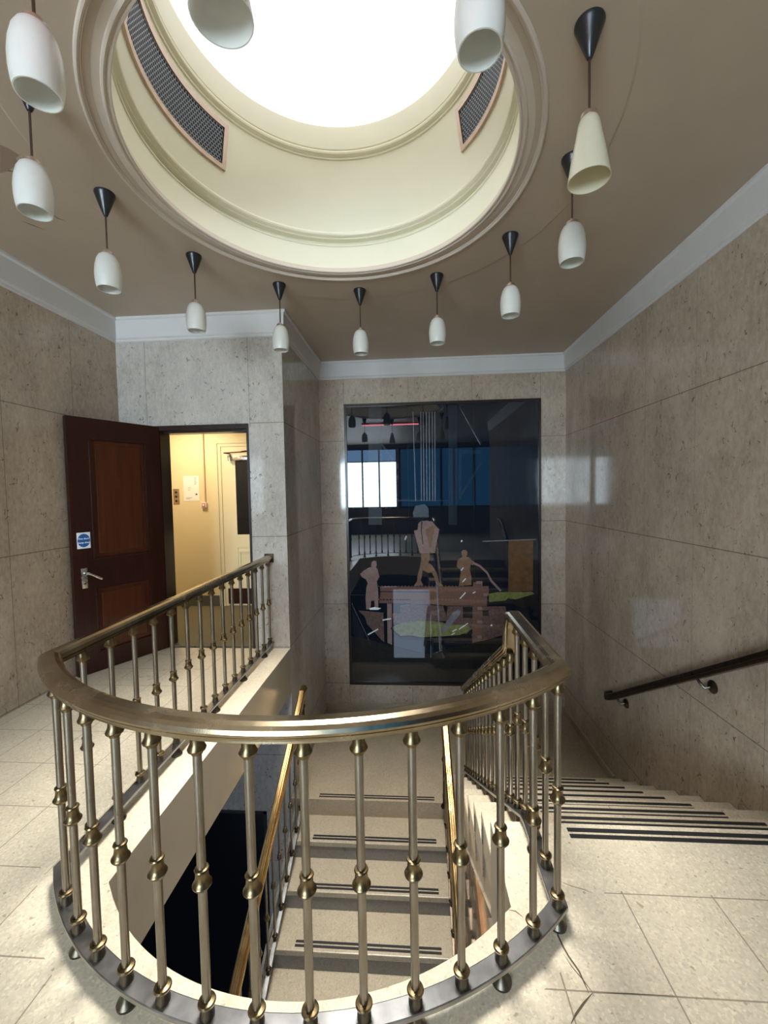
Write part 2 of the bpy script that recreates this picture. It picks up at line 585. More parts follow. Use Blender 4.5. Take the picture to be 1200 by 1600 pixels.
MURAL = {
  'worker_hands_on_hips': [(-0.54, 0.586), (-0.512, 0.603), (-0.48, 0.591), (-0.476, 0.545), (-0.488, 0.513), (-0.463, 0.487), (-0.454, 0.43), (-0.443, 0.386), (-0.477, 0.329), (-0.468, 0.242), (-0.462, 0.177), (-0.466, -0.055), (-0.511, -0.055), (-0.517, 0.068), (-0.559, 0.065), (-0.571, -0.048), (-0.626, -0.048), (-0.633, 0.097), (-0.62, 0.242), (-0.6, 0.3), (-0.621, 0.351), (-0.678, 0.387), (-0.699, 0.428), (-0.655, 0.467), (-0.596, 0.502), (-0.546, 0.514), (-0.551, 0.545)],
  'worker_holding_pole': [(0.636, 0.71), (0.656, 0.734), (0.695, 0.733), (0.711, 0.707), (0.707, 0.67), (0.694, 0.647), (0.732, 0.637), (0.764, 0.604), (0.79, 0.558), (0.779, 0.532), (0.751, 0.539), (0.741, 0.473), (0.759, 0.381), (0.758, 0.276), (0.596, 0.263), (0.614, 0.382), (0.624, 0.467), (0.606, 0.487), (0.57, 0.52), (0.581, 0.586), (0.603, 0.619), (0.651, 0.647), (0.636, 0.671)],
  'pole': [(0.777, 0.604), (0.796, 0.575), (0.873, 0.538), (0.969, 0.446), (1.026, 0.334), (1.147, 0.203), (1.127, 0.186), (1.006, 0.315), (0.953, 0.426), (0.86, 0.512), (0.779, 0.549)],
  'striding_coat': [(0.02, 0.995), (0.067, 1.004), (0.089, 1.103), (0.167, 1.116), (0.258, 1.115), (0.299, 1.058), (0.352, 1.008), (0.303, 0.782), (0.295, 0.697), (0.232, 0.7), (0.098, 0.695), (0.082, 0.741)],
  'coat_fold': [(0.17, 1.003), (0.264, 1.058), (0.299, 1.051), (0.24, 0.768), (0.223, 0.768)],
  'striding_legs': [(0.112, 0.698), (0.225, 0.7), (0.217, 0.612), (0.202, 0.569), (0.251, 0.54), (0.306, 0.44), (0.33, 0.354), (0.34, 0.304), (0.396, 0.268), (0.332, 0.254), (0.297, 0.304), (0.277, 0.383), (0.243, 0.44), (0.193, 0.434), (0.151, 0.462), (0.126, 0.47), (0.115, 0.384), (0.1, 0.341), (0.135, 0.269), (0.007, 0.262), (0.053, 0.327), (0.059, 0.398), (0.096, 0.527), (0.111, 0.613)],
  'girder': [(-0.439, 0.256), (0.373, 0.253), (0.98, 0.259), (0.982, 0.144), (0.96, 0.137), (0.956, -0.004), (0.448, 0.001), (0.188, 0.025), (-0.032, 0.01), (-0.039, 0.036), (-0.454, 0.036), (-0.43, 0.184)],
  'girder_leg': [(-0.347, 0.028), (-0.285, 0.028), (-0.291, -0.528), (-0.351, -0.499)],
  'girder_column': [(0.781, 0.309), (0.904, 0.321), (0.897, 0.249), (0.886, -0.466), (0.762, -0.493), (0.775, -0.015)],
  'stone_block': [(-0.175, -0.004), (-0.039, 0.01), (0.188, 0.01), (0.386, -0.004), (0.426, -0.133), (0.426, -0.205), (0.014, -0.207), (-0.157, -0.236), (-0.272, -0.237), (-0.284, -0.106), (-0.177, -0.098)],
  'stone_block2': [(0.448, -0.008), (1.197, -0.008), (1.215, -0.371), (0.898, -0.466), (0.419, -0.268)],
  'rock_slab': [(-0.73, -0.066), (-0.399, -0.094), (-0.395, -0.492), (-0.434, -0.456), (-0.498, -0.383), (-0.618, -0.252), (-0.645, -0.157)],
  'basin': [(-0.287, -0.295), (-0.229, -0.251), (-0.1, -0.219), (0.086, -0.199), (0.242, -0.203), (0.383, -0.223), (0.445, -0.255), (0.68, -0.254), (0.738, -0.294), (0.705, -0.347), (0.6, -0.388), (0.365, -0.409), (0.282, -0.408), (0.097, -0.424), (-0.045, -0.395), (-0.174, -0.403), (-0.231, -0.353)],
  'basin_rim': [(-0.305, -0.302), (-0.294, -0.28), (-0.274, -0.338), (-0.189, -0.411), (-0.046, -0.41), (0.097, -0.431), (0.381, -0.422), (0.444, -0.422), (0.692, -0.374), (0.757, -0.307), (0.77, -0.333), (0.743, -0.454), (0.364, -0.469), (0.096, -0.467), (-0.161, -0.454), (-0.26, -0.382)],
  'basin_leg': [(0.114, -0.431), (0.182, -0.431), (0.144, -0.642), (0.111, -0.649)],
  'splash': [(0.366, -0.308), (0.446, -0.188), (0.512, -0.095), (0.578, -0.048), (0.616, -0.068), (0.603, -0.121), (0.524, -0.214), (0.418, -0.335), (0.379, -0.375)],
  'furnace_door': [(1.236, 0.855), (1.548, 0.864), (1.544, 0.195), (1.233, 0.183)],
  'furnace_rail': [(0.907, 0.851), (1.586, 0.87), (1.586, 0.857), (0.907, 0.838)],
  'anvil_top': [(0.98, 0.157), (1.095, 0.18), (1.535, 0.182), (1.56, 0.156), (1.325, 0.084), (1.223, 0.097), (1.197, 0.071), (0.986, 0.051)],
  'anvil_block': [(1.325, 0.078), (1.541, 0.156), (1.579, 0.091), (1.573, 0.012), (1.401, -0.028), (1.299, 0.012)],
  'ground': [(-0.84, -0.414), (-0.622, -0.457), (-0.22, -0.557), (0.179, -0.656), (0.279, -0.633), (0.363, -0.597), (0.769, -0.493), (1.092, -0.425), (1.272, -0.384), (1.451, -0.37), (1.45, -0.914), (0.358, -1.008), (-0.838, -1.019)],
  'pit': [(-0.627, -0.699), (-0.224, -0.806), (0.192, -0.809), (0.532, -0.75), (1.091, -0.624), (1.091, -0.785), (0.36, -0.846), (-0.195, -0.82), (-0.44, -0.793), (-0.613, -0.736)],
  'hook_block': [(0.011, 1.227), (0.042, 1.316), (0.164, 1.341), (0.212, 1.291), (0.219, 1.168), (0.02, 1.171)],
  'hook_crown': [(0.072, 1.07), (0.117, 1.119), (0.205, 1.124), (0.282, 1.078), (0.282, 1.063), (0.076, 1.065)],
  'crane_mast': [(0.486, 2.602), (0.595, 2.599), (0.58, 1.063), (0.47, 1.065)],
  'crane_post': [(-0.544, 2.613), (-0.371, 2.607), (-0.398, 1.076), (-0.574, 1.078)],
  'crane_strut': [(-0.456, 2.214), (-0.427, 2.213), (-0.172, 1.853), (-0.173, 1.809)],
  'crane_brace': [(-0.53, 1.817), (-0.175, 1.72), (-0.175, 1.698), (-0.531, 1.79)],
  'crane_strut2': [(-0.186, 1.698), (-0.164, 1.687), (-0.381, 1.434), (-0.414, 1.435)],
  'crane_beam': [(-0.866, 1.42), (0.473, 1.389), (0.473, 1.367), (-0.866, 1.398)],
  'jib': [(0.627, 2.576), (0.655, 2.575), (0.911, 2.102), (0.885, 2.092)],
  'jib2': [(0.883, 1.863), (0.909, 1.851), (0.631, 1.417), (0.594, 1.418)],
  'jib_post': [(0.611, 2.033), (0.893, 2.015), (0.893, 1.972), (0.643, 1.977), (0.638, 1.395), (0.605, 1.396)],
  'post_right': [(1.119, 1.057), (1.151, 1.056), (1.201, 0.913), (1.2, 0.874), (1.169, 0.888)],
  'hoist_cable0': [(0.026, 2.53), (0.035, 2.529), (0.056, 1.383), (0.043, 1.383)],
  'hoist_cable1': [(0.127, 2.526), (0.136, 2.526), (0.131, 1.381), (0.118, 1.382)],
  'hoist_cable2': [(0.158, 2.526), (0.166, 2.525), (0.165, 1.381), (0.151, 1.381)],
  'hoist_cable3': [(0.197, 2.524), (0.206, 2.524), (0.202, 1.38), (0.189, 1.38)],
  'hoist_cable4': [(0.234, 2.523), (0.243, 2.523), (0.237, 1.38), (0.224, 1.38)],
  'hoist_cable5': [(0.274, 2.522), (0.282, 2.522), (0.277, 1.379), (0.264, 1.379)],
  'hoist_cable6': [(0.306, 2.521), (0.315, 2.521), (0.308, 1.378), (0.295, 1.379)],
  'spark0': [(0.602, 0.098), (0.677, 0.181), (0.686, 0.17), (0.613, 0.091)],
  'spark1': [(0.621, 0.467), (0.654, 0.511), (0.66, 0.497), (0.629, 0.458)],
  'spark2': [(0.639, 0.316), (0.682, 0.366), (0.689, 0.355), (0.648, 0.309)],
  'spark3': [(-0.415, -0.186), (-0.302, -0.164), (-0.297, -0.181), (-0.408, -0.201)],
  'spark4': [(-0.614, -0.384), (-0.475, -0.307), (-0.469, -0.319), (-0.607, -0.398)],
  'spark5': [(-0.585, -0.034), (-0.513, -0.019), (-0.427, -0.033), (-0.47, -0.055), (-0.578, -0.055)],
  'spark6': [(0.49, -0.381), (0.536, -0.355), (0.538, -0.368), (0.494, -0.388)],
  'spark7': [(0.503, -0.337), (0.562, -0.305), (0.565, -0.318), (0.507, -0.348)],
  'spark8': [(0.625, 0.848), (0.638, 0.867), (0.651, 0.857), (0.635, 0.834)],
  'spark9': [(0.997, -0.259), (1.016, -0.242), (1.029, -0.255), (1.013, -0.271)],
  'spark10': [(0.771, 0.17), (0.806, 0.191), (0.813, 0.181), (0.78, 0.16)],
  'spark11': [(-0.104, 0.885), (-0.082, 0.935), (-0.071, 0.92), (-0.095, 0.868)],
  'spark12': [(0.588, -0.308), (0.709, -0.225), (0.712, -0.235), (0.595, -0.318)],
  'splash_drop': [(0.298, 0.326), (0.319, 0.297), (0.35, -0.611), (0.333, -0.611)],
  'bracket0': [(0.82, 0.326), (0.897, 0.325), (0.897, 0.289), (0.82, 0.289)],
  'bracket1': [(0.916, 0.164), (0.97, 0.163), (0.969, 0.128), (0.915, 0.128)],
  'bracket2': [(0.834, -0.015), (0.895, -0.015), (0.895, -0.054), (0.834, -0.054)],
  'bracket3': [(0.829, -0.194), (0.894, -0.193), (0.894, -0.233), (0.829, -0.233)],
  'bracket4': [(0.828, -0.393), (0.886, -0.393), (0.886, -0.433), (0.827, -0.433)],
  'opening0': [(0.645, -0.017), (0.77, -0.017), (0.769, -0.161), (0.644, -0.161)],
  'opening1': [(0.901, -0.061), (0.978, -0.061), (0.978, -0.134), (0.901, -0.134)],
  'coat_line': [(0.118, 1.11), (0.135, 1.109), (0.123, 0.996), (0.142, 0.812), (0.131, 0.812), (0.111, 0.996)],
  'girder_line': [(-0.44, 0.198), (0.204, 0.19), (0.204, 0.176), (-0.44, 0.184)],
  'girder_line2': [(-0.453, 0.09), (-0.038, 0.088), (-0.038, 0.074), (-0.453, 0.075)],
}
CRACKS = [
    ([(0.477, 1.416), (0.469, 1.369), (0.474, 1.334), (0.481, 1.307), (0.498, 1.265), (0.504, 1.209)], 0.006),
    ([(0.467, 1.314), (0.48, 1.278), (0.502, 1.24), (0.516, 1.211)], 0.003),
    ([(0.515, 1.21), (0.479, 1.183), (0.447, 1.156), (0.424, 1.133)], 0.006),
    ([(0.515, 1.21), (0.626, 1.214), (0.763, 1.215)], 0.003),
    ([(0.531, 1.577), (0.575, 1.553), (0.621, 1.54), (0.65, 1.526)], 0.0025),
    ([(0.324, 1.448), (0.348, 1.445), (0.37, 1.423)], 0.004),
]
CEIL_CRACKS = [
    ([(-2.267, 2.368), (-2.273, 2.406), (-2.259, 2.424)], 0.01),
    ([(-2.374, 2.496), (-2.34, 2.542), (-2.305, 2.597)], 0.008),
    ([(-2.135, 2.453), (-2.135, 2.494), (-2.105, 2.521)], 0.008),
    ([(-2.121, 2.123), (-2.074, 2.118), (-2.049, 2.129)], 0.012),
]
CEIL_STAIN = [(-1.958, 1.968), (-1.937, 1.993), (-1.924, 2.033), (-1.961, 2.049), (-1.976, 2.085), (-2.032, 2.105), (-2.088, 2.126), (-2.129, 2.131)]


# ================================================================== SETTING
# ---- upper floor with the stair opening cut out of it
def floor_outline():
    p = [(-4.6, -4.0), (4.2, -4.0), (4.2, 0.0), (XR + 0.15, 0.0), (XR + 0.15, N0), (0.335, N0), (0.335, 1.46)]
    ox, oy, r = -0.424, 2.196, 1.055
    a0 = math.atan2(1.46 - oy, 0.335 - ox)
    a1 = math.atan2(1.482 - oy, XP - ox)
    a1 -= 2 * PI if a1 > 0 else 0
    for i in range(1, 40):
        a = a0 + (a1 - a0) * i / 40
        p.append((ox + r * math.cos(a), oy + r * math.sin(a)))
    p += [(XP, 1.482), (XP, YD), (-2.40, YD), (-2.40, YD + 0.06), (XL - 0.1, YD + 0.06), (XL - 0.1, 0.0), (-4.6, 0.0)]
    return p


bm = prism(bmesh.new(), floor_outline(), 'z', -0.44, 0.0)
bm.normal_update()
bmesh.ops.recalc_face_normals(bm, faces=bm.faces)
me_fl = struct('floor', bm, 'terrazzo', 'cream terrazzo slab floor of the upper landing around the stair opening', mat2='slab')
for p in me_fl.data.polygons:
    if p.normal.z < 0.5:
        p.material_index = 1


def crack(pts, wd, z=0.0006):
    bm = bmesh.new()
    pr = None
    for i, q in enumerate(pts):
        a, b = pts[max(0, i - 1)], pts[min(len(pts) - 1, i + 1)]
        d = Vector((b[0] - a[0], b[1] - a[1])).normalized()
        n = Vector((-d.y, d.x)) * wd * (0.5 if 0 < i < len(pts) - 1 else 0.12)
        c = [bm.verts.new((q[0] + s * n.x, q[1] + s * n.y, z)) for s in (1, -1)]
        if pr:
            bm.faces.new((pr[0], c[0], c[1], pr[1]))
        pr = c
    return bm


for pts, wd in CRACKS:
    obj('crack', crack(pts, wd), 'crack', me_fl, 0)

# ---- half landing and its skirting
half_poly = [(XP, M0), (0.335, M0), (0.335, 4.015), (XR, 4.015), (XR, YB), (XP, YB)]
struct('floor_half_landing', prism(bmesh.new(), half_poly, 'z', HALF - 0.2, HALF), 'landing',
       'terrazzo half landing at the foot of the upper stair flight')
sk = [(0, 0), (0.018, 0), (0.018, 0.085), (0.010, 0.095), (0, 0.095)]
struct('baseboard_back', sweep(bmesh.new(), sk, [(XP, YD + 0.35, HALF), (XP, YB, HALF), (XR, YB, HALF), (XR, 4.14, HALF)]), 'landing',
       'low stone skirting round the half landing')

# ---- lower storey
struct('floor_lower', B(-4.6, 4.2, -2.6, YB, ZLOW - 0.1, ZLOW), 'low_floor', 'dark floor of the storey below')

# ---- walls
struct('wall_right', B(XR, XR + 0.15, 0.2, YB, ZLOW, ZC), 'stone_right', 'polished fossil stone wall on the right beside the stairs')
struct('wall_left', B(XL - 0.1, XL, 0.0, YD, 0.0, ZC), 'stone_left', 'polished stone wall on the left behind the open door')
struct('wall_back', B(XP - 0.1, XR + 0.15, YB, YB + 0.15, ZLOW, ZC), 'stone_back', 'stone wall behind the glass artwork')
bm = boxes((XL - 0.1, -2.54, YD, YD + 0.15, 0, ZC), (-2.54, -1.546, YD, YD + 0.15, 2.18, ZC),
           (-1.546, XP, YD, YB, 0, ZC), (-1.487, XP, YD, YB, ZLOW, 0), (XL - 0.1, -1.487, YD, YD + 0.15, -1.65, -0.44))
struct('wall_door', bm, 'stone_door', 'stone wall and pillar around the open doorway')
struct('wall_lobby_left', B(-4.7, -4.6, -4.1, 0.0, ZLOW, ZC), 'lobby')
struct('wall_lobby_right', B(4.2, 4.3, -4.1, 0.2, ZLOW, ZC), 'lobby')
struct('wall_lobby_return', boxes((XR + 0.15, 4.2, 0.05, 0.2, 0, ZC), (-4.6, XL - 0.1, 0.0, 0.1, 0, ZC)), 'lobby')
bm = boxes((-4.6, 4.2, YW - 0.1, YW, 0, 0.95), (-4.6, 4.2, YW - 0.1, YW, 3.06, ZC), (-4.6, -2.85, YW - 0.1, YW, 0.95, 3.06), (3.0, 4.2, YW - 0.1, YW, 0.95, 3.06))
struct('wall_lobby_window', bm, 'lobby')
struct('wall_lower', boxes((-4.6, 4.2, -2.7, -2.6, ZLOW, -0.44), (-4.7, -4.6, -2.7, YD + 0.15, ZLOW, -0.44)), 'lobby')

# ---- lobby windows behind the viewpoint: they light the room and show in the glass
wn = struct('window_2', boxes(*[(x - 0.03, x + 0.03, YW - 0.05, YW + 0.02, 0.95, 3.06) for x in (-2.85, -1.75, -1.15, -0.52)],
                              (-2.85, -0.52, YW - 0.05, YW + 0.02, 0.93, 0.99), (-2.85, -0.52, YW - 0.05, YW + 0.02, 2.58, 2.62), (-2.85, -0.52, YW - 0.05, YW + 0.02, 3.02, 3.08)), 'frame_wood')
obj('pane', B(-2.85, -0.52, YW - 0.045, YW - 0.035, 0.95, 2.60), 'win_glass', wn, 0)
obj('pane', B(-2.85, -0.52, YW - 0.045, YW - 0.035, 2.60, 3.06), 'win_blue', wn, 0)
wn = struct('window_3', boxes(*[(x - 0.04, x + 0.04, YW - 0.05, YW + 0.03, 0.95, 3.06) for x in (-0.42, 1.05, 1.5, 2.2, 3.0)],
                              (-0.42, 3.0, YW - 0.05, YW + 0.02, 0.93, 0.99), (-0.42, 3.0, YW - 0.05, YW + 0.02, 3.02, 3.08)), 'frame_wood')
obj('pane', B(-0.42, 3.0, YW - 0.045, YW - 0.035, 0.95, 3.06), 'blue_glass', wn, 0)
wn = struct('window_4', boxes((-0.72, -0.66, -2.6, -2.56, -4.0, -1.6), (0.50, 0.56, -2.6, -2.56, -4.0, -1.6), (-0.72, 0.56, -2.6, -2.56, -1.66, -1.6), (-0.72, 0.56, -2.6, -2.56, -4.0, -3.94)), 'frame_wood')
obj('pane', B(-0.70, 0.54, -2.595, -2.585, -3.98, -1.62), 'low_glass', wn, 0)

wn = struct('lower_fill_panel', boxes((-4.5, -4.44, -2.6, -2.56, -3.6, -1.9), (-2.96, -2.90, -2.6, -2.56, -3.6, -1.9), (-4.5, -2.9, -2.6, -2.56, -1.96, -1.9), (-4.5, -2.9, -2.6, -2.56, -3.6, -3.54)), 'frame_wood')  # unseen glowing panel, added to throw cool light on the lower pillar
obj('pane', B(-4.46, -2.94, -2.595, -2.585, -3.58, -1.92), 'low_fill_glow', wn, 0)


# ---- ceiling with the round opening
def ceiling_bm():
    bm = bmesh.new()
    x0, x1, y0, y1 = -4.7, 4.3, -4.1, YB + 0.1
    an = [2 * PI * i / 96 for i in range(96)] + [math.atan2(y - GY, x - GX) % (2 * PI) for x in (x0, x1) for y in (y0, y1)]
    an.sort()
    rows = []
    for z in (ZC, ZC + 0.3):
        r = []
        for a in an:
            c, s = math.cos(a), math.sin(a)
            k = min(((x1 - GX) / c if c > 1e-9 else (x0 - GX) / c if c < -1e-9 else 1e9),
                    ((y1 - GY) / s if s > 1e-9 else (y0 - GY) / s if s < -1e-9 else 1e9))
            r.append((bm.verts.new((GX + 1.045 * c, GY + 1.045 * s, z)), bm.verts.new((GX + k * c, GY + k * s, z))))
        rows.append(r)
    n = len(an)
    for i in range(n):
        j = (i + 1) % n
        for r in rows:
            bm.faces.new((r[i][0], r[i][1], r[j][1], r[j][0]))
        for k in (0, 1):
            bm.faces.new((rows[0][i][k], rows[0][j][k], rows[1][j][k], rows[1][i][k]))
    return bm


cl = struct('ceiling', ceiling_bm(), 'ceiling', 'beige painted ceiling with a round skylight opening')
for pts, wd in CEIL_CRACKS:
    obj('crack', crack(pts, wd, ZC - 0.0007), 'crack', cl, 0)
obj('peeled_patch', prism(bmesh.new(), CEIL_STAIN, 'z', ZC - 0.0008, ZC), 'stain', cl, 0)
struct('trim_1', lathe(bmesh.new(), [(1.045, 3.22), (1.045, 3.204), (1.425, 3.204), (1.44, 3.212), (1.44, 3.22)], (GX, GY, 0), 128, closed_prof=True), 'ceiling',
       'shallow raised ceiling ring the pendant lamps hang from', 20)
corn = [(0, -0.225), (0.010, -0.225), (0.018, -0.217), (0.018, -0.203), (0.026, -0.199), (0.032, -0.19), (0.040, -0.03), (0.050, -0.022), (0.055, -0.016), (0.055, 0.0), (0, 0.0)]
struct('trim_2', sweep(bmesh.new(), corn, [(XL, 0.1, ZC), (XL, YD, ZC), (XP, YD, ZC), (XP, YB, ZC), (XR, YB, ZC), (XR, 0.2, ZC)]), 'cornice',
       'off white cornice running round the room at the ceiling')

# ---- skylight: moulded collar, drum and glass
struct('trim_3', lathe(bmesh.new(), [(1.100, 3.206), (1.100, 3.200), (1.096, 3.193), (1.089, 3.190), (1.082, 3.193), (1.079, 3.199), (1.074, 3.199), (1.071, 3.205),
                                     (1.014, 3.205), (1.011, 3.196), (1.003, 3.193), (0.996, 3.196), (0.994, 3.202), (0.989, 3.202), (0.986, 3.197), (0.979, 3.197), (0.975, 3.203),
                                     (0.976, 3.215), (0.984, 3.219), (0.984, 3.235), (1.05, 3.235), (1.100, 3.215)], (GX, GY, 0), 192, closed_prof=True), 'ringpaint',
       'beige moulded collar round the edge of the skylight opening', 24)
drum = [(0.984, 3.228), (0.990, 3.240), (0.985, 3.392), (0.978, 3.396), (0.978, 3.402), (1.020, 3.404), (1.024, 3.446), (0.984, 3.450), (0.980, 3.457), (0.968, 3.459),
        (0.957, 3.465), (0.953, 3.475), (0.957, 3.485), (0.968, 3.489), (0.968, 3.497), (0.977, 3.501), (0.975, 3.512),
        (0.888, 3.958), (0.878, 3.960), (0.876, 3.970), (0.864, 3.973), (0.853, 3.980), (0.849, 3.990), (0.853, 4.000), (0.864, 4.003), (0.864, 4.010), (0.856, 4.014), (0.832, 4.13), (0.832, 4.16),
        (1.12, 4.16), (1.12, 3.228)]
struct('skylight_drum', lathe(bmesh.new(), drum, (GX, GY, 0), 192, closed_prof=True), 'cream', 'cream plaster drum rising to the round skylight', 24)
struct('window_1', lathe(bmesh.new(), [(0, 4.20), (0.4, 4.19), (0.84, 4.15), (0.84, 4.17), (0.4, 4.21), (0, 4.22)], (GX, GY, 0), 96), 'sky_glass',
       'bright frosted glass of the round skylight', 30)


# ---- the two flights
def stair(name, label, x0, x1, zt, y_first, go, n, up, strips, mats):
    root = empty(name, ((x0 + x1) / 2, y_first, zt))
    tag(root, label, None, None, 'structure')
    for k in range(1, n + 1):
        z = -RIS * k
        if up:      # descends away from the camera
            ya, yb = go * (k - 1) - 0.03, go * k
            front = yb
        else:
            ya, yb = -go * k, -go * (k - 1) + 0.03
            front = ya
        hx = (x1 - x0) / 2
        s = obj('step', B(-hx, hx, ya, yb, z - 0.045, z, 0.006), mats[0], root, 0)
        ry = (ya, ya + 0.02) if up else (yb - 0.02, yb)
        r = obj('riser', B(-hx, hx, ry[0], ry[1], z, z + RIS - 0.045), mats[1], s, 0)
        for dy in strips:
            yy = front - dy if up else front + dy
            obj('grip_strip', B(SX[name][0] - (x0 + x1) / 2, SX[name][1] - (x0 + x1) / 2, yy - 0.009, yy + 0.009, z - 0.002, z + 0.0025), 'black', s, 0)
    return root


SX = {'staircase': (0.70, 1.71), 'staircase.001': (-0.935, 0.172)}
st = stair('staircase', 'wide terrazzo flight going down along the right wall with black grip strips', 0.335, XR - 0.003, 0.0, N0, GO, 8, True, (0.036, 0.070), ('tread', 'riser'))
mid = (0.335 + XR - 0.003) / 2
obj('riser', B(-(XR - 0.335) / 2 + 0.003, (XR - 0.335) / 2 - 0.004, 8 * GO - 0.03, 8 * GO - 0.01, HALF + 0.001, -1.28 - 0.045), 'riser', st, 0)
for y in (1.785, 1.819):
    obj('grip_strip', B(0.662 - mid, XR - 0.06 - mid, y - N0 - 0.010, y - N0 + 0.010, -0.002, 0.0025), 'black', st, 0)
# sloping underside and closed string carrying the flight
prof = [(N0 - 0.4, -0.44), (N0 - 0.03, -0.44)]
for k in range(1, 9):
    prof += []
under = [(N0 - 0.03, -0.205), (N0 + 8 * GO - 0.04, HALF - 0.05), (N0 + 8 * GO - 0.04, HALF - 0.2), (N0 - 0.03, -0.44)]
obj('soffit', prism(bmesh.new(), [(y - N0, z) for y, z in under], 'x', 0.352 - mid, XR - 0.005 - mid), 'slab', st, 0)
bm = bmesh.new()
for k in range(1, 9):        # stone cheeks closing the open end of each step
    box(bm, 0.341 - mid, 0.375 - mid, GO * (k - 1) - 0.006, GO * k - 0.035, -RIS * k - 0.20, -RIS * k - 0.044)
obj('string', bm, 'tread', st, 0)
# skirting against the right wall, one piece on every step
for k in range(1, 9):
    obj('skirting', B(XR - 0.022 - mid, XR - 0.004 - mid, GO * (k - 1) - 0.005, GO * k - 0.09, -RIS * k, -RIS * k + 0.065), 'stone_plain', st, 0)

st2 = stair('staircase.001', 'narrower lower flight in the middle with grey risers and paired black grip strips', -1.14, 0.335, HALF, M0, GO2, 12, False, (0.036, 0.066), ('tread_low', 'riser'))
m2 = (-1.14 + 0.335) / 2
for y in (0.036, 0.066):
    obj('grip_strip', B(-0.94 - m2, 0.174 - m2, y - 0.007, y + 0.007, -0.002, 0.0025), 'black', st2, 0)
obj('riser', B(-0.737, 0.737, 0.02, 0.04, -RIS, -0.045), 'riser', st2, 0)
sl = RIS / GO2
obj('soffit', prism(bmesh.new(), [(0.0, -0.22), (0.0, -0.42), (-12 * GO2, -0.42 - 12 * RIS), (-12 * GO2, -0.22 - 12 * RIS)], 'x', -0.73, 0.72), 'slab', st2, 0)
obj('string', prism(bmesh.new(), [(0.02, -0.01), (0.02, -0.40), (-12 * GO2, -0.40 - 12 * RIS), (-12 * GO2, -0.01 - 12 * RIS)], 'x', -0.757, -0.7375), 'riser', st2, 0)
# polished wall under the upper flight
sp = [(-2.6, ZLOW), (-2.6, -0.44), (N0 - 0.03, -0.44), (N0 + 8 * GO - 0.06, HALF - 0.18), (N0 + 8 * GO - 0.06, ZLOW)]
struct('wall_stair', prism(bmesh.new(), sp, 'x', 0.338, 0.46), 'stone_plain', 'polished stone wall under the upper flight')

# ---- dark glazed door of the storey below
d3 = struct('door_3', boxes((XL - 0.1, -1.487, YD + 0.02, YD + 0.10, -1.70, -1.65), (-1.53, -1.487, YD + 0.02, YD + 0.10, ZLOW, -1.65), (-2.25, -2.21, YD + 0.03, YD + 0.09, ZLOW, -1.70)), 'canopy',
            'dark glazed doorway on the storey below')
obj('pane', B(XL - 0.1, -1.53, YD + 0.05, YD + 0.06, ZLOW, -1.70), 'dark_glass', d3, 0)

# ---- corridor beyond the open door
struct('floor_corridor', B(-4.4, -1.546, YD + 0.06, 5.47, -0.2, -0.002), 'carpet', 'olive carpet of the corridor beyond the door')
struct('wall_corridor', boxes((-4.4, -1.546, 5.461, 5.56, 0, 2.75), (-4.5, -4.4, YD + 0.15, 5.56, 0, 2.75), (-4.4, XL - 0.1, YD + 0.10, YD + 0.15, 0, 2.75)), 'corridor',
       'yellow painted corridor wall beyond the open door')
struct('ceiling_corridor', B(-4.4, -1.546, YD + 0.15, 5.47, 2.70, 2.75), 'corridor')
struct('baseboard_corridor', B(-4.4, -2.615, 5.446, 5.461, 0, 0.14), 'skirting_grey', 'dark grey skirting board of the corridor')

fr = struct('trim_4', boxes((-2.615, -2.585, 5.43, 5.461, 0, 2.225), (-2.585, -2.54, 5.44, 5.461, 0, 2.19), (-2.54, -2.498, 5.45, 5.461, 0, 2.15),
                            (-2.585, -1.55, 5.43, 5.461, 2.19, 2.225), (-2.54, -1.55, 5.44, 5.461, 2.15, 2.19), (-2.498, -1.55, 5.45, 5.461, 2.107, 2.15)), 'corridor_trim',
            'cream moulded architrave of the corridor door')
d2 = struct('door_2', boxes((-2.498, -2.345, 5.44, 5.458, 0.24, 2.107), (-2.345, -1.55, 5.44, 5.458, 1.976, 2.107), (-2.345, -1.55, 5.44, 5.458, 0.80, 0.97),
                            (-2.345, -1.55, 5.448, 5.458, 0.24, 0.80), (-2.33, -2.31, 5.436, 5.45, 0.28, 0.74), (-2.33, -1.55, 5.436, 5.45, 0.735, 0.755)), 'corridor_trim',
            'cream corridor door with a dark glass pane')
obj('pane', B(-2.345, -1.55, 5.449, 5.456, 0.97, 1.976), 'dark_glass', d2, 0)
obj('kick_plate', B(-2.498, -1.55, 5.438, 5.459, 0.03, 0.24), 'mahogany', d2, 0)
bm = B(-2.36, -2.12, 5.375, 5.44, 1.955, 2.02, 0.012)
lathe(bm, [(0.0, -0.03), (0.028, -0.028), (0.03, 0.03), (0.02, 0.06), (0, 0.062)], (-2.40, 5.405, 1.985), 14)
obj('door_closer', bm, 'chrome', d2)
bm = tube(bmesh.new(), [(-2.40, 5.40, 2.05), (-2.44, 5.33, 2.055), (-2.20, 5.30, 2.06), (-2.08, 5.42, 2.085)], 0.011, 8)
obj('closer_arm', bm, 'rod', d2)

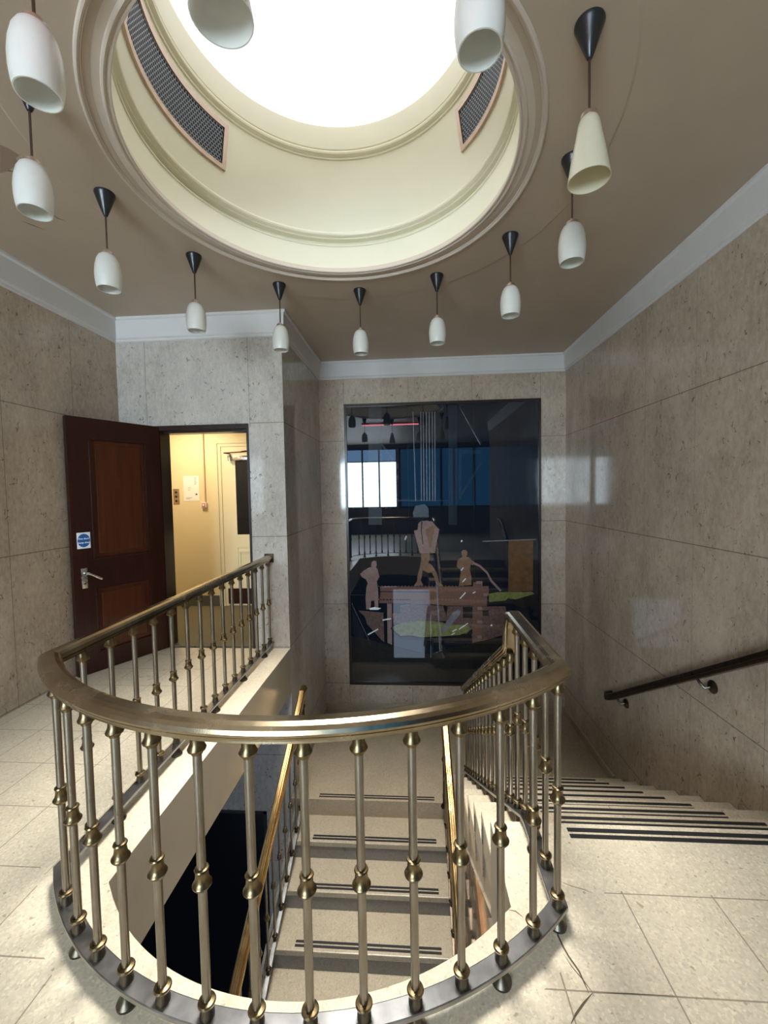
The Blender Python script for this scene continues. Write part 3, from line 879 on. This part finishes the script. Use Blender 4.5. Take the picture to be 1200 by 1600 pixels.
# ---- frame and leaf of the open door
struct('trim_5', boxes((-2.54, -1.546, YD - 0.012, YD + 0.16, 2.135, 2.18), (-2.54, -2.425, YD - 0.004, YD + 0.16, 0, 2.135), (-1.566, -1.546, YD - 0.012, YD + 0.16, 0, 2.135),
                       (-2.425, -1.566, YD + 0.05, YD + 0.16, 2.115, 2.137)), 'frame_wood', 'near black wooden frame of the open doorway')
HX, HY = -2.425, 3.905
dx, dy = -2.783 - HX, 3.222 - HY
DW = math.hypot(dx, dy)
dr = empty('door_1', (HX, HY, 0.006), math.atan2(dy, dx))
tag(dr, 'dark red mahogany panelled door standing open against the left wall', None, None, 'structure')
T, DH = 0.045, 2.165
# leaf in local space: x from the hinge to the free edge, visible face at y = 0
p1, p2 = 0.135, 0.615
zs = (0.0, 0.155, 0.722, 0.965, 2.0, DH)
bm = boxes((0, p1, -T, 0, 0, DH), (p2, DW, -T, 0, 0, DH), (p1, p2, -T, 0, zs[0], zs[1]), (p1, p2, -T, 0, zs[2], zs[3]), (p1, p2, -T, 0, zs[4], zs[5]))
obj('leaf', bm, 'mahogany', dr, 0)
for za, zb in ((zs[1], zs[2]), (zs[3], zs[4])):
    bm = B(p1, p2, -T + 0.012, -0.020, za, zb)
    box(bm, p1 + 0.05, p2 - 0.05, -0.021, -0.010, za + 0.05, zb - 0.05, 0.006)
    pn = obj('panel', bm, 'mahogany_panel', dr, 0)
    q = [(p1, -0.02, za), (p2, -0.02, za), (p2, -0.02, zb), (p1, -0.02, zb)]
    bm = bmesh.new()
    m = 0.018
    for x0, x1, z0, z1 in ((p1, p1 + m, za, zb), (p2 - m, p2, za, zb), (p1, p2, za, za + m), (p1, p2, zb - m, zb)):
        box(bm, x0, x1, -0.022, 0.004, z0, z1, 0.004)
    obj('moulding', bm, 'mahogany', pn, 0)
hp = obj('handle_plate', B(DW - 0.098, DW - 0.055, 0, 0.009, 0.735, 0.905, 0.003), 'chrome', dr)
bm = tube(bmesh.new(), [(DW - 0.077, 0.008, 0.865), (DW - 0.077, 0.052, 0.865), (DW - 0.092, 0.058, 0.862), (DW - 0.185, 0.055, 0.80)], 0.0105, 10)
tag(obj('lever', bm, 'chrome', hp), 'silver lever handle drooping down')
bm = lathe(bmesh.new(), [(0, -0.002), (0.007, -0.002), (0.007, 0.002), (0, 0.002)], (0, 0, 0), 12)
bm.transform(Matrix.Translation((DW - 0.077, 0.010, 0.775)) @ Matrix.Rotation(PI / 2, 4, 'X'))
obj('keyhole', bm, 'black', hp, 0)
sg = obj('fire_sign', B(DW - 0.135, DW - 0.035, 0, 0.003, 1.07, 1.205, 0.002), 'sign_white', dr, 0)
tag(sg, 'white square sign with a blue disc reading Fire door keep shut')
bm = lathe(bmesh.new(), [(0, 0), (0.046, 0), (0.046, 0.0015), (0, 0.0015)], (0, 0, 0), 40)
bm.transform(Matrix.Translation((DW - 0.085, 0.0045, 1.1375)) @ Matrix.Rotation(PI / 2, 4, 'X') @ Matrix.Scale(1.22, 4, (0, 1, 0)))
obj('disc', bm, 'sign_blue', sg, 0)


def text(body, size, mat, parent, mtx, name='lettering'):
    cu = bpy.data.curves.new(name, 'FONT')
    cu.body = body
    cu.size = size
    cu.align_x = 'CENTER'
    cu.align_y = 'CENTER'
    cu.extrude = 0.0004
    cu.offset = 0.0004
    t = bpy.data.objects.new(name, cu)
    COL.objects.link(t)
    bpy.context.view_layer.update()
    me = bpy.data.meshes.new_from_object(t.evaluated_get(bpy.context.evaluated_depsgraph_get()))
    bpy.data.objects.remove(t)
    me.materials.clear()
    me.materials.append(MAT[mat])
    me.transform(mtx)
    o = bpy.data.objects.new(name, me)
    COL.objects.link(o)
    o.parent = parent
    return o


# text faces +y of the leaf; reading direction runs from the free edge to the hinge
def face(x, z):
    return Matrix.Translation((x, 0.0052, z)) @ Matrix(((-1, 0, 0, 0), (0, 0, 1, 0), (0, 1, 0, 0), (0, 0, 0, 1)))


text('Fire door', 0.0215, 'sign_white', sg, face(DW - 0.085, 1.153))
text('keep shut', 0.0215, 'sign_white', sg, face(DW - 0.085, 1.120))

# ================================================================== THINGS
# ---- pendant lamps: twelve on one circle
LR, LP0, LDP = 1.2727, -30.344, 29.966


def pendant(conical):
    root = empty('pendant_lamp')
    obj('canopy', lathe(bmesh.new(), [(0, 0.0), (0.052, 0.0), (0.053, -0.008), (0.050, -0.014), (0.030, -0.072), (0.011, -0.122), (0.008, -0.126), (0, -0.126)], (0, 0, 0), 28), 'canopy', root)
    obj('rod', tube(bmesh.new(), [(0, 0, -0.12), (0, 0, -0.325)], 0.0048, 10), 'rod', root)
    obj('cap', lathe(bmesh.new(), [(0, -0.305), (0.008, -0.305), (0.014, -0.316), (0.029, -0.322), (0.030, -0.334), (0.026, -0.338), (0, -0.338)], (0, 0, 0), 24), 'brass_frame', root)
    if conical:
        out = [(0.024, -0.334), (0.031, -0.338), (0.038, -0.355), (0.046, -0.40), (0.058, -0.46), (0.070, -0.53), (0.0745, -0.557)]
        inn = [(0.071, -0.557), (0.066, -0.53), (0.054, -0.46), (0.042, -0.40), (0.033, -0.355), (0.020, -0.342)]
        zb = -0.45
    else:
        out = [(0.024, -0.334), (0.034, -0.337), (0.045, -0.346), (0.056, -0.368), (0.064, -0.402), (0.0675, -0.44), (0.067, -0.475), (0.063, -0.508), (0.0585, -0.527)]
        inn = [(0.055, -0.527), (0.059, -0.506), (0.063, -0.475), (0.0635, -0.44), (0.060, -0.402), (0.052, -0.37), (0.041, -0.35), (0.022, -0.341)]
        zb = -0.43
    obj('shade', lathe(bmesh.new(), out + inn, (0, 0, 0), 40, closed_prof=True), 'opal_cream' if conical else 'opal', root, 50)
    obj('bulb', lathe(bmesh.new(), [(0, -0.338), (0.012, -0.338), (0.013, zb + 0.055), (0.022, zb + 0.02), (0.026, zb), (0.018, zb - 0.024), (0, zb - 0.03)], (0, 0, 0), 16), 'bulb', root)
    return root


def copy_tree(o, parent=None):
    c = o.copy()
    COL.objects.link(c)
    c.parent = parent
    for ch in list(o.children):
        copy_tree(ch, c)
    return c


LAMP_LABELS = {
    0: 'cream conical pendant lamp, wide open shade, highest on the right side',
    1: 'white barrel pendant lamp hanging partly behind the cream conical lamp',
    2: 'white barrel pendant lamp above the right edge of the glass artwork',
    3: 'white barrel pendant lamp above the middle of the glass artwork',
    4: 'white barrel pendant lamp above the left edge of the glass artwork, lowest of the ring',
    5: 'white barrel pendant lamp in front of the corner of the stone pillar',
    6: 'white barrel pendant lamp in front of the white cornice over the open doorway',
    7: 'white barrel pendant lamp over the dark open door, left of the lamp over the doorway',
    8: 'white barrel pendant lamp at the far left, hanging just below the largest lamp',
    9: 'largest white barrel pendant lamp at the upper left edge with its canopy out of view',
    10: 'conical grey looking pendant lamp seen from below against the bright left part of the skylight',
    11: 'barrel pendant lamp seen from below in front of the right skylight grille',
}
proto = {False: pendant(False), True: pendant(True)}
used = set()
for i in range(12):
    con = i in (0, 10)
    a = R(LP0 + LDP * i)
    o = proto[con] if con not in used else copy_tree(proto[con])
    used.add(con)
    if i == 10:
        for ch in o.children:
            if ch.name.startswith('shade'):
                ch.material_slots[0].link = 'OBJECT'
                ch.material_slots[0].material = MAT['opal']
    o.location = (-0.423 + LR * math.cos(a), 2.301 + LR * math.sin(a), 3.204)
    o.rotation_euler.z = a
    tag(o, LAMP_LABELS[i], 'lamp', 'pendant lamps ringed round the skylight')


# ---- skylight ventilation grilles, lying on the sloping drum wall
def drum_r(z):
    return 0.975 + (0.888 - 0.975) * (z - 3.512) / (3.958 - 3.512)


def grille(a0, a1, z0, z1, label):
    root = empty('vent_grille', (GX, GY, z0))
    tag(root, label, 'vent', 'curved vents in the skylight drum')
    n = 40

    def P(a, z, inset):
        r = drum_r(z) - inset
        return (r * math.cos(a), r * math.sin(a), z - z0)

    def patch(bm, aa, ab, za, zb, i0, i1, nn):
        rows = []
        for k in range(nn + 1):
            q = aa + (ab - aa) * k / nn
            rows.append([bm.verts.new(P(*t)) for t in ((q, za, i0), (q, zb, i0), (q, zb, i1), (q, za, i1))])
        for k in range(nn):
            for m in range(4):
                bm.faces.new((rows[k][m], rows[k + 1][m], rows[k + 1][(m + 1) % 4], rows[k][(m + 1) % 4]))
        bm.faces.new(rows[0])
        bm.faces.new(list(reversed(rows[-1])))

    bm = bmesh.new()
    fw, fa = 0.026, 0.030
    patch(bm, a0, a1, z0, z0 + fw, -0.004, 0.016, n)
    patch(bm, a0, a1, z1 - fw, z1, -0.004, 0.016, n)
    patch(bm, a0, a0 + fa, z0 + fw, z1 - fw, -0.004, 0.016, 1)
    patch(bm, a1 - fa, a1, z0 + fw, z1 - fw, -0.004, 0.016, 1)
    obj('frame', bm, 'brass_frame', root, 30)
    bm = bmesh.new()
    patch(bm, a0 + fa, a1 - fa, z0 + fw, z1 - fw, -0.0005, 0.0025, n)
    obj('backing', bm, 'void', root, 30)
    # honeycomb wire lattice standing in front of the backing
    bm = bmesh.new()
    ca, cz = 0.0235, 0.0165
    na, nz = int((a1 - a0 - 2 * fa) / ca), int((z1 - z0 - 2 * fw) / cz)
    za0 = z0 + fw
    ca = (a1 - a0 - 2 * fa) / na
    cz = (z1 - z0 - 2 * fw) / nz
    hw = 0.0024

    def seg(a, z, b, y):
        d = Vector(((b - a) * 0.93, y - z)).normalized()
        nx = Vector((-d.y, d.x)) * hw
        v = [bm.verts.new(P(q[0] + s * nx.x / 0.93, q[1] + s * nx.y, 0.009)) for q, s in (((a, z), 1), ((b, y), 1), ((b, y), -1), ((a, z), -1))]
        bm.faces.new(v)

    for j in range(nz):
        zz = za0 + cz * j
        off = 0.5 if j % 2 else 0.0
        for i in range(na):
            a = a0 + fa + ca * (i + off)
            if a + ca > a1 - fa + 1e-4:
                a_end = a1 - fa
            else:
                a_end = a + ca
            seg(a, zz, a, zz + cz * 0.6)
            seg(a, zz + cz * 0.6, (a + a_end) / 2, zz + cz)
            seg((a + a_end) / 2, zz + cz, a_end, zz + cz * 0.6)
    obj('mesh', bm, 'mesh_grey', root, 0)
    return root


grille(R(147), R(204), 3.655, 3.915, 'longer curved brass framed vent grille on the left of the skylight drum')
grille(R(-26), R(34), 3.675, 3.915, 'curved brass framed vent grille on the right of the skylight drum behind a lamp')


# ---- balusters
BAL = {}


def baluster(h):
    """root at the bottom; tube with three collars. h: bar top to rail underside."""
    key = round(h, 3)
    if key in BAL:
        return copy_tree(BAL[key])
    b = obj('baluster', lathe(bmesh.new(), [(0, 0.0), (0.011, 0.0), (0.0118, 0.03), (0.0118, h - 0.03), (0.0108, h), (0, h)], (0, 0, 0), 14), 'tube')
    obj('socket', lathe(bmesh.new(), [(0.0105, 0.0), (0.0195, 0.0), (0.0195, 0.012), (0.0165, 0.024), (0.0165, 0.034), (0.0105, 0.034)], (0, 0, 0), 20), 'foot', b)
    obj('foot_collar', lathe(bmesh.new(), [(0.0105, 0.033), (0.0165, 0.033), (0.0225, 0.037), (0.024, 0.042), (0.022, 0.047), (0.016, 0.049), (0.0105, 0.050)], (0, 0, 0), 20), 'knob', b)
    km = 0.39 + (h - 0.79) * 0.5
    obj('knob', lathe(bmesh.new(), [(0.0105, km - 0.028), (0.0150, km - 0.026), (0.0205, km - 0.021), (0.0250, km - 0.015), (0.0258, km - 0.011), (0.0235, km - 0.007), (0.0195, km - 0.003), (0.0175, km + 0.008),
                                    (0.0165, km + 0.022), (0.0178, km + 0.026), (0.0195, km + 0.029), (0.0178, km + 0.033), (0.0105, km + 0.035)], (0, 0, 0), 22), 'knob', b)
    obj('top_collar', lathe(bmesh.new(), [(0.0105, h - 0.052), (0.015, h - 0.051), (0.0155, h - 0.044), (0.023, h - 0.041), (0.0245, h - 0.036), (0.022, h - 0.031), (0.0175, h - 0.022), (0.0165, h), (0.0105, h)], (0, 0, 0), 20), 'knob', b)
    BAL[key] = b
    return b


RAILP = [(-0.020, 0), (-0.024, 0.002), (-0.024, 0.010), (-0.030, 0.012), (-0.031, 0.018), (-0.028, 0.020), (-0.036, 0.024), (-0.0375, 0.031), (-0.034, 0.041), (-0.026, 0.050), (-0.013, 0.056),
         (0.013, 0.056), (0.026, 0.050), (0.034, 0.041), (0.0375, 0.031), (0.036, 0.024), (0.028, 0.020), (0.031, 0.018), (0.030, 0.012), (0.024, 0.010), (0.024, 0.002), (0.020, 0)]
BARP = [(-0.027, -0.008), (0.027, -0.008), (0.027, 0.004), (0.024, 0.006), (-0.024, 0.006), (-0.027, 0.004)]
SXL, SXR = -1.383, 0.487
aL = math.atan2(-math.sqrt(RR ** 2 - (SXL - CX) ** 2), SXL - CX)
aR = math.atan2(-math.sqrt(RR ** 2 - (SXR - CX) ** 2), SXR - CX)
YLc, YRc = CY + RR * math.sin(aL), CY + RR * math.sin(aR)
SLP = 0.59
Y_RAIL, Y_BAR, Y_END = 2.065, 1.80, 4.06
Z_RAIL, Z_BAR = 0.862, 0.066


def zrail(y):
    return Z_RAIL if y < Y_RAIL else zbar(y) + 0.005 + 0.79


def zbar(y):
    return Z_BAR - SLP * max(0, y - Y_BAR)


bal = empty('balustrade', (CX, CY - RR, 0))
tag(bal, 'curved bronze and nickel balustrade round the stairwell and down the upper flight', 'balustrade')
O0 = Vector((CX, CY - RR, 0))


def bpath(rail):
    z0 = Z_RAIL if rail else Z_BAR
    p = [(SXL, YD - 0.002, z0)]
    N = 56
    for i in range(N + 1):
        a = aL + (aR - aL) * i / N
        p.append((CX + RR * math.cos(a), CY + RR * math.sin(a), z0))
    if rail:      # level, then a short steep drop, then down along the flight
        p += [(SXR, 2.02, z0), (SXR, 2.062, z0 - 0.012), (SXR, 2.085, z0 - 0.05), (SXR, 2.098, zrail(2.15) + 0.055), (SXR, 2.125, zrail(2.15) + 0.018), (SXR, 2.17, zrail(2.17)), (SXR, Y_END, zrail(Y_END))]
    else:
        p += [(SXR, Y_BAR - 0.03, z0), (SXR, Y_BAR + 0.02, zbar(Y_BAR + 0.02)), (SXR, Y_END, zbar(Y_END))]
    return [Vector(q) - O0 for q in p]


rl = obj('handrail', sweep(bmesh.new(), RAILP, bpath(True)), 'rail', bal, 22)
bm = B(SXL - 0.045, SXL + 0.045, YD - 0.010, YD - 0.0005, 0.845, 0.93, 0.003)
bm.transform(Matrix.Translation(-O0))
obj('wall_plate', bm, 'dark_bronze', rl, 0)
obj('base_bar', sweep(bmesh.new(), BARP, bpath(False)), 'steel', bal, 28)
spots = []
for k in range(15):
    spots.append((SXL, 3.872 - 0.1605 * k))
ring0 = len(spots)
for i in range(14):
    a = R(-129.7 + 6.485 * i)
    spots.append((CX + RR * math.cos(a), CY + RR * math.sin(a)))
ring1 = len(spots)
y = 1.56
while y < 4.02:
    spots.append((SXR, y))
    y += 0.1405
FOOT = None
for n, (x, y) in enumerate(spots):
    onst = n >= ring1
    yy = y if onst else 0
    zb, zt = zbar(yy) + 0.005, zrail(yy) + 0.003
    b = baluster(round(zt - zb, 3))
    b.parent = bal
    b.location = Vector((x, y, zb)) - O0
    foot = (n % 3 == 1) if n < ring0 else ((n - ring0) % 2 == 1 if n < ring1 else (n - ring1) % 2 == 1)
    if not foot:
        continue
    if not onst or y < N0 - 0.02:
        fz = 0.0
    else:
        fz = -RIS * (math.floor((y - N0) / GO) + 1)
    h = zbar(yy) - 0.006 - fz
    if FOOT is None and not onst:
        FOOT = obj('foot', lathe(bmesh.new(), [(0, 0), (0.030, 0), (0.031, 0.008), (0.026, 0.016), (0.019, 0.026), (0.014, 0.045), (0.014, h), (0, h)], (0, 0, 0), 20), 'foot', bal)
        f = FOOT
    elif abs(h - (Z_BAR - 0.006)) < 1e-4:
        f = FOOT.copy()
        COL.objects.link(f)
        f.parent = bal
    else:
        h = max(h, 0.01)
        f = obj('foot', lathe(bmesh.new(), [(0, 0), (0.022, 0), (0.022, 0.006), (0.011, min(0.014, h * .6)), (0.011, h), (0, h)], (0, 0, 0), 16), 'foot', bal)
    f.location = Vector((x, y, fz)) - O0


# ---- rails of the lower flight
def flight_rail(name, X, ztop, ytop, slope, ybot, label, xbal, newel_y):
    root = empty(name, (X, ytop, HALF))
    tag(root, label, 'balustrade', 'brass rails of the lower flight')
    o = Vector((X, ytop, HALF))
    zf = lambda y: ztop - slope * (ytop - y)
    pr = [(a * 1.3, b * 1.15) for a, b in [(-0.026, 0), (-0.026, 0.010), (-0.020, 0.014), (-0.022, 0.024), (-0.014, 0.036), (-0.008, 0.036), (-0.005, 0.039), (0.005, 0.039), (0.008, 0.036), (0.014, 0.036), (0.022, 0.024), (0.020, 0.014), (0.026, 0.010), (0.026, 0)]]
    path = [Vector(q) - o for q in ((X, ytop + 0.02, zf(ytop) + 0.004), (X, ytop - 0.05, zf(ytop) - 0.01), (X, ytop - 0.12, zf(ytop - 0.12)), (X, ybot, zf(ybot)))]
    obj('handrail', sweep(bmesh.new(), pr, path), 'gold_rail', root, 28)
    zn = lambda y: HALF - (RIS / GO2) * (M0 - y) + 0.045
    path = [Vector(q) - o for q in ((xbal, M0 + 0.05, HALF + 0.05), (xbal, M0 - 0.05, zn(M0 - 0.05)), (xbal, ybot, zn(ybot)))]
    obj('base_bar', sweep(bmesh.new(), [(a * 0.55, b) for a, b in BARP], path), 'steel' if X < 0 else 'dark_bronze', root, 28)
    y = newel_y - 0.16
    while y > ybot + 0.05:
        za, zb = zn(y) + 0.005, zf(y) + 0.001
        h = zb - za
        b = obj('baluster', lathe(bmesh.new(), [(0, 0.0), (0.0095, 0.0), (0.0095, h), (0, h)], (0, 0, 0), 10), 'tube', root)
        b.location = Vector((X, y, za)) - o
        km = h * 0.5
        obj('knob', lathe(bmesh.new(), [(0.009, km - 0.025), (0.020, km - 0.02), (0.022, km - 0.012), (0.014, km + 0.01), (0.014, km + 0.02), (0.009, km + 0.025)], (0, 0, 0), 14), 'knob', b)
        obj('foot_collar', lathe(bmesh.new(), [(0.009, 0), (0.018, 0), (0.018, 0.02), (0.022, 0.028), (0.018, 0.034), (0.009, 0.036)], (0, 0, 0), 14), 'dark_bronze', b)
        y -= 0.155
    h = zf(newel_y) - HALF
    nw = obj('newel', lathe(bmesh.new(), [(0, 0), (0.036, 0), (0.037, 0.012), (0.026, 0.03), (0.016, 0.05), (0.0155, h * 0.5 - 0.03), (0.024, h * 0.5 - 0.02), (0.026, h * 0.5), (0.0155, h * 0.5 + 0.03), (0.0155, h - 0.13),
                                          (0.024, h - 0.12), (0.026, h - 0.10), (0.017, h - 0.085), (0.024, h - 0.06), (0.018, h - 0.03), (0.018, h), (0, h)], (0, 0, 0), 20), 'dark_bronze', root)
    nw.location = Vector((X, newel_y, HALF)) - o
    return root


flight_rail('stair_rail', -1.08, -0.41, 3.915, 0.605, 0.9, 'shiny brass handrail with balusters on the left of the lower flight', -1.08, 3.87)
flight_rail('stair_rail.001', 0.265, -0.50, 3.80, 0.60, 0.9, 'shiny brass handrail on the right of the lower flight, below the balustrade', 0.265, 3.78)

# ---- bronze handrail on the right wall
hr = empty('wall_handrail', (XR, 3.3, 0))
tag(hr, 'dark bronze handrail on brackets fixed to the right stone wall', 'handrail')
wo = Vector((XR, 3.3, 0))
zz = lambda y: 0.59 - 0.629 * (y - 2.331)
X0 = XR - 0.07
pr = [(-0.018, -0.030), (-0.022, -0.022), (-0.022, -0.012), (-0.028, -0.008), (-0.030, 0.006), (-0.026, 0.020), (-0.012, 0.028), (0.012, 0.028), (0.026, 0.020), (0.030, 0.006), (0.028, -0.008), (0.022, -0.012), (0.022, -0.022), (0.018, -0.030)]
path = [(XR - 0.004, 4.205, zz(4.15) + 0.012), (XR - 0.05, 4.20, zz(4.15) + 0.006), (X0, 4.165, zz(4.15)), (X0, 4.10, zz(4.10)), (X0, 1.95, zz(1.95)), (X0, 1.80, zz(1.95) + 0.03), (X0, 1.5, zz(1.95) + 0.03)]
obj('rail', sweep(bmesh.new(), pr, [Vector(q) - wo for q in path]), 'dark_bronze', hr, 30)
for by, bz in ((3.93, -0.50), (2.83, 0.18), (1.75, 0.70)):
    c = Vector((XR, by, bz)) - wo
    bm = lathe(bmesh.new(), [(0, 0), (0.042, 0), (0.043, 0.008), (0.028, 0.020), (0, 0.023)], (0, 0, 0), 20)
    bm.transform(Matrix.Translation(c) @ Matrix.Rotation(-PI / 2, 4, 'Y'))
    br = obj('bracket_rose', bm, 'foot', hr)
    top = Vector((X0, by + 0.05, zz(by + 0.05) - 0.03)) - wo
    obj('bracket_arm', tube(bmesh.new(), [c + Vector((-0.012, 0, 0)), c + Vector((-0.05, 0.01, -0.012)), c + Vector((-0.068, 0.035, 0.02)), top], 0.009, 8), 'foot', br)

# ---- corridor things
co = obj('conduit', tube(bmesh.new(), [(-2.782, 5.448, 1.41), (-2.782, 5.448, 2.69)], 0.012, 10), 'conduit')
tag(co, 'thin painted conduit running down the yellow corridor wall', 'pipe')
cp = obj('call_point', B(-2.83, -2.755, 5.425, 5.461, 1.34, 1.41, 0.005), 'pinkwhite', None, 0)
tag(cp, 'small red and white alarm call point at the foot of the conduit', 'alarm')
obj('front', B(-2.815, -2.77, 5.420, 5.428, 1.352, 1.398, 0.003), 'red', cp, 0)
obj('element', B(-2.806, -2.779, 5.418, 5.421, 1.362, 1.388), 'white_paper', cp, 0)
sw = obj('switch_plate', B(-3.228, -3.142, 5.455, 5.461, 1.389, 1.598, 0.003), 'brass_frame', None, 0)
tag(sw, 'narrow brass plate with three dark push buttons on the yellow wall', 'switch')
for z in (1.436, 1.494, 1.552):
    bm = lathe(bmesh.new(), [(0, 0), (0.016, 0), (0.016, 0.004), (0.010, 0.008), (0, 0.008)], (0, 0, 0), 14)
    bm.transform(Matrix.Translation((-3.185, 5.455, z)) @ Matrix.Rotation(PI / 2, 4, 'X'))
    obj('button', bm, 'black', sw)
pa = obj('paper_notice', B(-3.081, -2.862, 5.4585, 5.4605, 1.432, 1.769), 'white_paper', None, 0)
tag(pa, 'white paper notice on the yellow wall left of the conduit', 'notice')
bm = bmesh.new()
for x0, x1, z in ((-2.925, -2.90, 1.745), (-2.925, -2.895, 1.73), (-2.925, -2.90, 1.715), (-2.925, -2.90, 1.70), (-2.925, -2.895, 1.685), (-2.925, -2.90, 1.67), (-2.925, -2.90, 1.655),
                  (-3.02, -2.975, 1.61), (-3.02, -2.985, 1.58), (-3.05, -2.96, 1.475), (-3.05, -2.99, 1.462)):
    box(bm, x0, x1, 5.4578, 5.4586, z - 0.003, z + 0.003)
obj('print', bm, 'ink', pa, 0)
obj('print', B(-2.915, -2.89, 5.4578, 5.4586, 1.51, 1.53), 'ink_dark', pa, 0)

# ---- pink strip light on the ceiling above the viewpoint (seen only in the glass)
sl_ = obj('strip_light', B(-1.22, 0.21, 0.50, 0.56, 3.18, 3.209), 'cornice', None, 0)
tag(sl_, 'long thin pink tube light on the ceiling, mirrored in the glass artwork', 'lamp')
obj('tube', tube(bmesh.new(), [(-1.20, 0.53, 3.166), (0.19, 0.53, 3.166)], 0.012, 10), 'neon', sl_)

# ---- glass artwork on the back wall
gp = empty('glass_artwork', (0.39, YB, 0.8))
tag(gp, 'tall dark glass artwork with copper toned foundry workers, set in a thin black frame', 'artwork')
go_ = Vector((0.39, YB, 0.8))
gx0, gx1, gz0, gz1 = -0.868, 1.645, -1.068, 2.655


def gobj(name, bm, mat, parent=gp, smooth=0):
    bm.transform(Matrix.Translation(-go_))
    return obj(name, bm, mat, parent, smooth)


gobj('frame', boxes((gx0, gx1, YB - 0.05, YB, gz1 - 0.035, gz1), (gx0, gx1, YB - 0.05, YB, gz0, gz0 + 0.035), (gx0, gx0 + 0.03, YB - 0.05, YB, gz0 + 0.035, gz1 - 0.035), (gx1 - 0.03, gx1, YB - 0.05, YB, gz0 + 0.035, gz1 - 0.035)), 'frame_wood')
gl = gobj('glass', B(gx0 + 0.03, gx1 - 0.03, YB - 0.034, YB - 0.004, gz0 + 0.035, gz1 - 0.035), 'art_glass')
gobj('joint', boxes((-0.045, -0.041, YB - 0.0345, YB - 0.033, gz0 + 0.035, gz1 - 0.035), (gx0 + 0.03, gx1 - 0.03, YB - 0.0345, YB - 0.033, 0.143, 0.147), (0.80, 0.804, YB - 0.0345, YB - 0.033, gz0 + 0.035, gz1 - 0.035)), 'a_dark', gl)

MURAL_STYLE = [('crane_mast', 'a_blue', 1), ('crane_post', 'a_blue', 1), ('crane_beam', 'a_blue', 1.2), ('crane_strut', 'a_dark', 1.4), ('crane_strut2', 'a_dark', 1.4), ('crane_brace', 'a_blue', 1.4),
               ('jib', 'a_dark', 1.4), ('jib2', 'a_dark', 1.4), ('jib_post', 'a_blue', 1.2), ('post_right', 'a_dark', 1.2), ('hook_crown', 'a_line', 1.5), ('hook_block', 'a_hook', 1.5),
               ('furnace_door', 'a_brown', 1.0), ('furnace_rail', 'a_line', 1.4), ('ground', 'a_dark', 1.0), ('pit', 'a_dark', 1.2), ('rock_slab', 'a_stone', 1.3), ('stone_block', 'a_stone', 1.2), ('stone_block2', 'a_stone', 1.25),
               ('girder_leg', 'a_skin', 1.5), ('girder', 'a_girder', 1.6), ('girder_column', 'a_girder', 1.8), ('anvil_block', 'a_dark', 1.5), ('anvil_top', 'a_green', 1.6),
               ('worker_hands_on_hips', 'a_skin', 1.9), ('worker_holding_pole', 'a_tan', 1.9), ('pole', 'a_skin', 2.0), ('striding_legs', 'a_tan', 1.8), ('striding_coat', 'a_skin', 1.9), ('coat_fold', 'a_tan', 2.1),
               ('basin_leg', 'a_dark', 1.6), ('basin_rim', 'a_dark', 1.8), ('basin', 'a_green', 2.0), ('opening0', 'a_dark', 2.0), ('opening1', 'a_dark', 2.0), ('coat_line', 'a_dark', 2.2), ('girder_line', 'a_dark', 1.9), ('girder_line2', 'a_dark', 1.9)] + [('bracket%d' % q, 'a_skin', 2.2) for q in range(5)] + [('splash', 'a_line', 2.2), ('splash_drop', 'a_line', 2.3)]
MURAL_NAME = {'crane_strut2': 'crane_strut', 'jib': 'crane_jib', 'jib2': 'crane_jib', 'jib_post': 'crane_jib', 'post_right': 'crane_jib', 'stone_block2': 'stone_block', 'opening0': 'opening', 'opening1': 'opening', 'girder_line2': 'girder_line', **{'bracket%d' % q: 'bracket' for q in range(5)}, 'worker_holding_pole': 'worker_figure',
              'worker_hands_on_hips': 'worker_figure', 'striding_coat': 'coat', 'striding_legs': 'legs'}
MURAL_LABEL = {'worker_hands_on_hips': 'standing figure with hands on hips on the left', 'worker_holding_pole': 'figure on the right working with a long pole', 'striding_coat': 'faceted coat of the striding figure'}
for key, mat, th in MURAL_STYLE:
    t = 0.034 + 0.0022 * th
    o = gobj(MURAL_NAME.get(key, key), prism(bmesh.new(), MURAL[key], 'y', YB - t, YB - 0.033), mat)
    if key in MURAL_LABEL:
        o['label'] = MURAL_LABEL[key]
for key in sorted(k for k in MURAL if k.startswith('hoist_cable')):
    gobj('hoist_cable', prism(bmesh.new(), MURAL[key], 'y', YB - 0.0385, YB - 0.033), 'a_line')
for key in sorted(k for k in MURAL if k.startswith('spark')):
    if key not in ('splash',):
        gobj('spark', prism(bmesh.new(), MURAL[key], 'y', YB - 0.040, YB - 0.033), 'a_white')
for zz_ in (0.262, 0.085):      # rivet rows along the girder
    bm = bmesh.new()
    for k in range(26):
        x = -0.455 + k * 0.044
        c = [bm.verts.new((x + 0.006 * math.cos(2 * PI * q / 8), YB - 0.0385, zz_ + 0.006 * math.sin(2 * PI * q / 8))) for q in range(8)]
        t = bm.verts.new((x, YB - 0.0415, zz_))
        for q in range(8):
            bm.faces.new((c[q], c[(q + 1) % 8], t))
    gobj('rivet_row', bm, 'a_skin')
